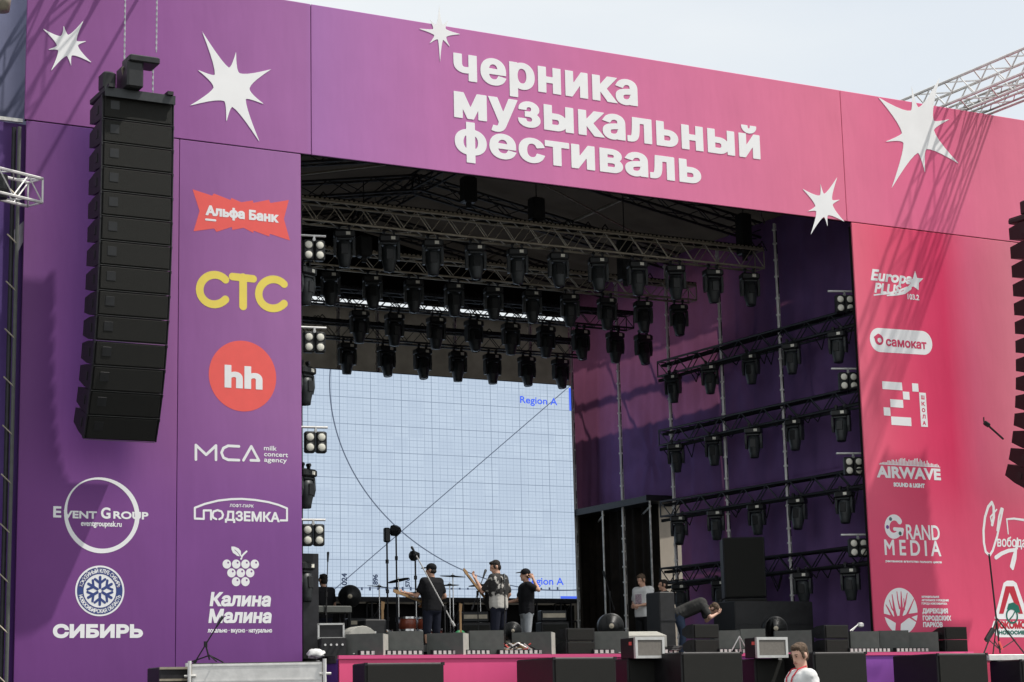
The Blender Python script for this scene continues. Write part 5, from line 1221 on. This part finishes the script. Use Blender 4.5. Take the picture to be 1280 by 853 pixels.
def person(loc, rz, label, J=None, shirt='tee', pants='navy', shorts=False, hair='hair', cap=None, skin='skin', yaw=0, pitch=0, curl=(.5, .5), h=1.76, hn=(None, None), face=False, sleeve=.62):
    """faces local -Y; its left is +X; J overrides joints of a standing pose (metres, 1.76 m tall)"""
    s = h / 1.76; j = dict(pel=V(0, 0, .95), chest=V(0, .0, 1.32), neck=V(0, .01, 1.47), head=V(0, -.015, 1.63), shL=V(.185, .005, 1.42), shR=V(-.185, .005, 1.42), elL=V(.24, .03, 1.14), elR=V(-.24, .03, 1.14),
         wrL=V(.25, -.08, .90), wrR=V(-.25, -.08, .90), hpL=V(.09, 0, .92), hpR=V(-.09, 0, .92), knL=V(.11, -.02, .50), knR=V(-.11, -.02, .50), anL=V(.12, .03, .09), anR=V(-.12, .03, .09))
    for k, v in (J or {}).items(): j[k] = V(*v)
    e = empty('person', loc, label, 'person', rz=rz); e.scale = (s, s, s)
    lat = (j['shL'] - j['shR']).normalized()
    def torso(mb, g, t0=0, t1=1):
        n = 8
        for i in range(n + 1):
            t = t0 + (t1 - t0) * i / n; c = j['pel'].lerp(j['chest'], t * 1.12)
            hw = .075 + .05 * max(0, t - .35) / .65 - .02 * math.exp(-((t - .4) / .25) ** 2); r = .118 + .008 * math.sin(t * 3) - .014 * max(0, t - .7)
            l = (j['hpL'] - j['hpR']).normalized().lerp(lat, t).normalized(); mb.caps(c - l * hw, c + l * hw, r + g, r + g, 12)
        if t1 == 1: mb.caps(j['shL'], j['shR'], .068 + g, .068 + g, 12); mb.caps(j['chest'], j['neck'], .11 + g * .6, .062 + g * .3, 12)
    mb = MB(); torso(mb, 0)
    hr = Matrix.Rotation(yaw, 3, 'Z') @ Matrix.Rotation(pitch, 3, 'X'); H = j['head']
    hp = lambda x, y, z: H + hr @ V(x, y, z)
    mb.caps(j['neck'] - V(0, 0, .02), hp(0, .015, -.05), .062, .055, 12)
    mb.ell(hp(0, .012, .03), (.074, .094, .098), hr, 14, 10); mb.ell(hp(0, -.022, -.045), (.056, .066, .068), hr, 12, 8); mb.caps(hp(0, -.068, -.086), hp(0, -.05, -.08), .024, .03, 8)
    mb.caps(hp(0, -.088, .018), hp(0, -.104, -.018), .010, .0145, 8); mb.caps(hp(-.022, -.078, .035), hp(.022, -.078, .035), .014, .014, 8); mb.caps(hp(-.02, -.078, -.05), hp(.02, -.078, -.05), .012, .012, 8)
    for k in (-1, 1): mb.ell(hp(k * .077, .015, .0), (.012, .024, .034), hr, 8, 6)
    for k in 'LR':
        mb.caps(j['sh' + k], j['el' + k], .052, .040, 10); mb.caps(j['el' + k], j['wr' + k], .041, .027, 10)
        mb.caps(j['hp' + k], j['kn' + k], .088, .058, 12); mb.caps(j['kn' + k], j['kn' + k].lerp(j['an' + k], .35), .056, .056, 10); mb.caps(j['kn' + k].lerp(j['an' + k], .3), j['an' + k], .056, .037, 10)
        mb.caps(j['an' + k] - V(0, -.03, .045), j['an' + k] + V(0, -.16, -.05), .036, .03, 8)
    b = remeshed(mb, .0125, 3)
    for i, k in enumerate('LR'):
        d = (j['wr' + k] - j['el' + k]).normalized(); nr = V(*(hn[i] or ((-1 if k == 'L' else 1), -.1, 0))); hand(b, j['wr' + k], d, nr, curl[i], 1)
    b.build('body', M[skin], e, True)
    mb = MB(); torso(mb, .020, -.06, 1)
    for k in 'LR': mb.caps(j['sh' + k], j['sh' + k].lerp(j['el' + k], sleeve), .074, .068, 12)
    b = remeshed(mb, .014, 3); random.seed(len(label))
    b.build('shirt', M[shirt], e, True)
    mb = MB(); torso(mb, .014, -.12, .12)
    for k in 'LR':
        mb.caps(j['hp' + k], j['kn' + k], .108, .082 if shorts else .072, 12)
        if not shorts: mb.caps(j['kn' + k], j['an' + k] + V(0, 0, .02), .072, .058, 12)
    remeshed(mb, .014, 2).build('shorts' if shorts else 'trousers', M[pants], e, True)
    for k in 'LR':
        mb = MB().caps(j['an' + k] - V(0, -.05, .045), j['an' + k] + V(0, -.16, -.048), .047, .042, 10); mb.v = [(x, y, max(.002, z)) for x, y, z in mb.v]; mb.build('shoe', M['shoe'], e, True)
    if cap:
        mb = MB(); mb.ell(hp(0, .012, .055), (.086, .106, .088), hr, 14, 8); mb.v = [v for v in mb.v]; c = mb.build('cap', M[cap], e, True)
        MB().ell(hp(0, -.125, .058), (.072, .075, .011), hr @ Matrix.Rotation(.12, 3, 'X'), 14, 6).build('brim', M[cap], c, True)
        MB().ell(hp(0, .04, -.012), (.078, .072, .055), hr, 12, 8).build('hair', M[hair], e, True)
    elif hair:
        mb = MB(); mb.ell(hp(0, .028, .062), (.081, .096, .076), hr, 16, 10); mb.ell(hp(0, .052, .0), (.076, .062, .082), hr, 14, 8); mb.ell(hp(0, -.035, .105), (.055, .045, .03), hr, 12, 6)
        for k in (-1, 1): mb.ell(hp(k * .071, -.022, .015), (.012, .022, .045), hr, 8, 6)
        hb = remeshed(mb, .010, 1); random.seed(4); hb.v = [(x + random.uniform(-.0035, .0035), y + random.uniform(-.0035, .0035), z + random.uniform(-.0035, .0035)) for x, y, z in hb.v]; hb.build('hair', M[hair], e, True)
    if face:
        for k in (-1, 1):
            MB().ell(hp(k * .030, -.0885, .022), (.011, .004, .0055), hr, 8, 6).build('eye', M['hair'], e, True)
            MB().caps(hp(k * .018, -.092, .043), hp(k * .045, -.084, .043), .005, .004, 6).build('eyebrow', M['hairfair'], e, True)
        MB().caps(hp(-.022, -.0885, -.047), hp(.022, -.0885, -.047), .005, .005, 6).build('mouth', mat('lips', (.42, .17, .14), .5, var=0), e, True)
    return e
def deckp(px, py, Y): q = PY(px, py, Y); return (q.x, Y, DZ)

p1 = person(deckp(539, 704, 1.0), R_(192), 'person in a black tee and dark cap seen from behind, playing a guitar', dict(elL=(.27, -.10, 1.16), wrL=(.36, -.30, 1.22), elR=(-.30, .02, 1.15), wrR=(-.12, -.26, 1.06)), 'tee', 'navy', True, cap='tee', yaw=.5, h=1.74, hn=((0, 0, 1), (0, .3, -1)))
p2 = person(deckp(622, 697, .6), R_(208), 'person in a patterned short sleeved shirt and dark shorts, looking down at a bass', dict(elL=(.22, -.20, 1.18), wrL=(.20, -.36, 1.42), elR=(-.27, .06, 1.14), wrR=(-.22, -.12, .92), neck=(0, -.01, 1.47), head=(.0, -.06, 1.62)), 'shirt', 'navy', True, 'hair', yaw=.85, pitch=.35, h=1.80, hn=((0, 1, 0), (1, 0, 0)), sleeve=.75)
p3 = person(deckp(657, 712, 1.9), R_(256), 'person in a black cap and black tee with one hand raised to the ear', dict(elL=(.34, .16, 1.32), wrL=(.17, .10, 1.56), elR=(-.22, -.12, 1.16), wrR=(-.14, -.34, 1.12)), 'tee', 'paledenim', False, cap='tee', yaw=.1, h=1.75, hn=((-1, 0, 0), (0, 0, -1)))
p4 = person(deckp(404, 715, 3.3), R_(190), 'person with short dark hair seen from behind at the keyboard', dict(elL=(.25, -.08, 1.16), wrL=(.2, -.34, 1.08), elR=(-.27, -.02, 1.15), wrR=(-.26, -.26, 1.08)), 'tee', 'navy', h=1.70, hn=((0, 0, -1), (0, 0, -1)))
p5 = person(deckp(389, 708, 4.6), R_(70), 'person half hidden by the violet tower behind the keyboard player', None, 'tee', 'navy', h=1.74)
p7 = person(deckp(803, 715, 3.0), R_(-72), 'person in a white printed tee looking down at hands held together', dict(elL=(.25, -.02, 1.15), wrL=(.09, -.26, 1.10), elR=(-.25, -.02, 1.15), wrR=(-.07, -.27, 1.10), head=(0, -.05, 1.62)), 'teewhite', 'tee', False, 'hairfair', pitch=.4, h=1.78, hn=((-1, 0, 0), (1, 0, 0)))
MB().bbox((0, -.158, 1.24), (.16, .02, .2), .01).build('shirt_print', mat('faded_print', (.42, .33, .38), .9, var=.5, vscale=30), p7)
p8 = person(deckp(829, 722, 3.4), R_(-105), 'person all in black standing beside the tall black case', None, 'tee', 'navy', False, 'hair', h=1.70)
p9l = PY(852, 772, 1.5)
p9 = person((p9l.x, 1.5, DZ), R_(58), 'person in a dark tee and jeans bending far forward with a hand at the head', dict(pel=(0, .06, .86), chest=(0, -.34, 1.02), neck=(0, -.50, .97), head=(.01, -.64, .93), shL=(.19, -.44, .98), shR=(-.18, -.44, .98), elL=(.24, -.50, .72), elR=(-.26, -.56, .76), wrL=(.14, -.68, .86), wrR=(-.14, -.70, .84),
     hpL=(.09, .06, .84), hpR=(-.09, .06, .84), knL=(.11, -.02, .46), knR=(-.11, -.02, .46)), 'teegrey', 'denim', False, 'hairfair', skin='skinpale', yaw=-.35, pitch=1.05, h=1.78, hn=((-.5, .6, .6), (.5, .6, .6)))
fg = PY(1000, 805, -15.85)
p10 = person((fg.x, fg.y, fg.z - 1.755), R_(-104), 'person in a white tee with a red lanyard walking before the stage', dict(knL=(.11, -.12, .5), anL=(.11, .02, .1), elL=(.26, .06, 1.15), wrL=(.27, -.08, .91)), 'teewhite', 'navy', False, 'hairfair', skin='skinpale', yaw=.55, pitch=.30, face=True, sleeve=.95)
p10.location.z = 0; p10.scale = ((fg.z) / 1.757,) * 3
mb = MB()
for k in (-1, 1): mb.path([V(k * .07, .03, 1.53), V(k * .085, -.07, 1.50), V(k * .075, -.135, 1.42), V(k * .045, -.165, 1.28), V(0, -.165, 1.10)], .0075, 6)
mb.build('lanyard', M['lanyard'], p10); MB().bbox((0, -.17, 1.05), (.09, .012, .13), .003).build('badge_card', M['teewhite'], p10)

def guitar(own, c, ang, label, bodym, bass=False, rot=0.0):
    """instrument in the player's own frame: c body centre, ang neck rise towards the player's left"""
    e = empty('bass_guitar' if bass else 'electric_guitar', own.matrix_basis @ V(*c), label, 'guitar', rz=own.rotation_euler.z + rot)
    M_ = Matrix.Rotation(-ang, 3, 'Y'); T = lambda mb: setattr(mb, 'v', [tuple(M_ @ V(*v)) for v in mb.v]) or mb
    out = [(-.22, .0), (-.20, .12), (-.12, .165), (-.03, .125), (.05, .12), (.13, .17), (.19, .15), (.12, .07), (.10, .0), (.12, -.06), (.17, -.12), (.12, -.14), (.04, -.115), (-.04, -.125), (-.13, -.165), (-.20, -.12)]
    T(MB().prism(out, -.022, .022)).build('body', M[bodym], e); T(MB().prism([(-.06, -.08), (.08, -.06), (.09, .05), (-.02, .07)], -.026, -.022)).build('pickguard', M['teewhite'], e)
    e.scale = (.86,) * 3; L_ = .80 if bass else .62
    T(MB().box((.1 + L_ / 2, -.012, 0), (L_, .03, .052))).build('neck', M['maple'], e)
    T(MB().prism([(.1 + L_, -.026), (.1 + L_ + .05, -.045), (.1 + L_ + .18, -.03), (.1 + L_ + .19, .03), (.1 + L_ + .05, .045), (.1 + L_, .026)], -.012, .006)).build('headstock', M['maple'], e)
    return e
guitar(p1, (-.04, -.24, 1.04), .28, 'amber guitar held by the capped player, neck pointing left', 'wood')
guitar(p2, (-.02, -.26, 1.04), .62, 'dark bodied bass guitar with a pale neck pointing up', 'black', True)
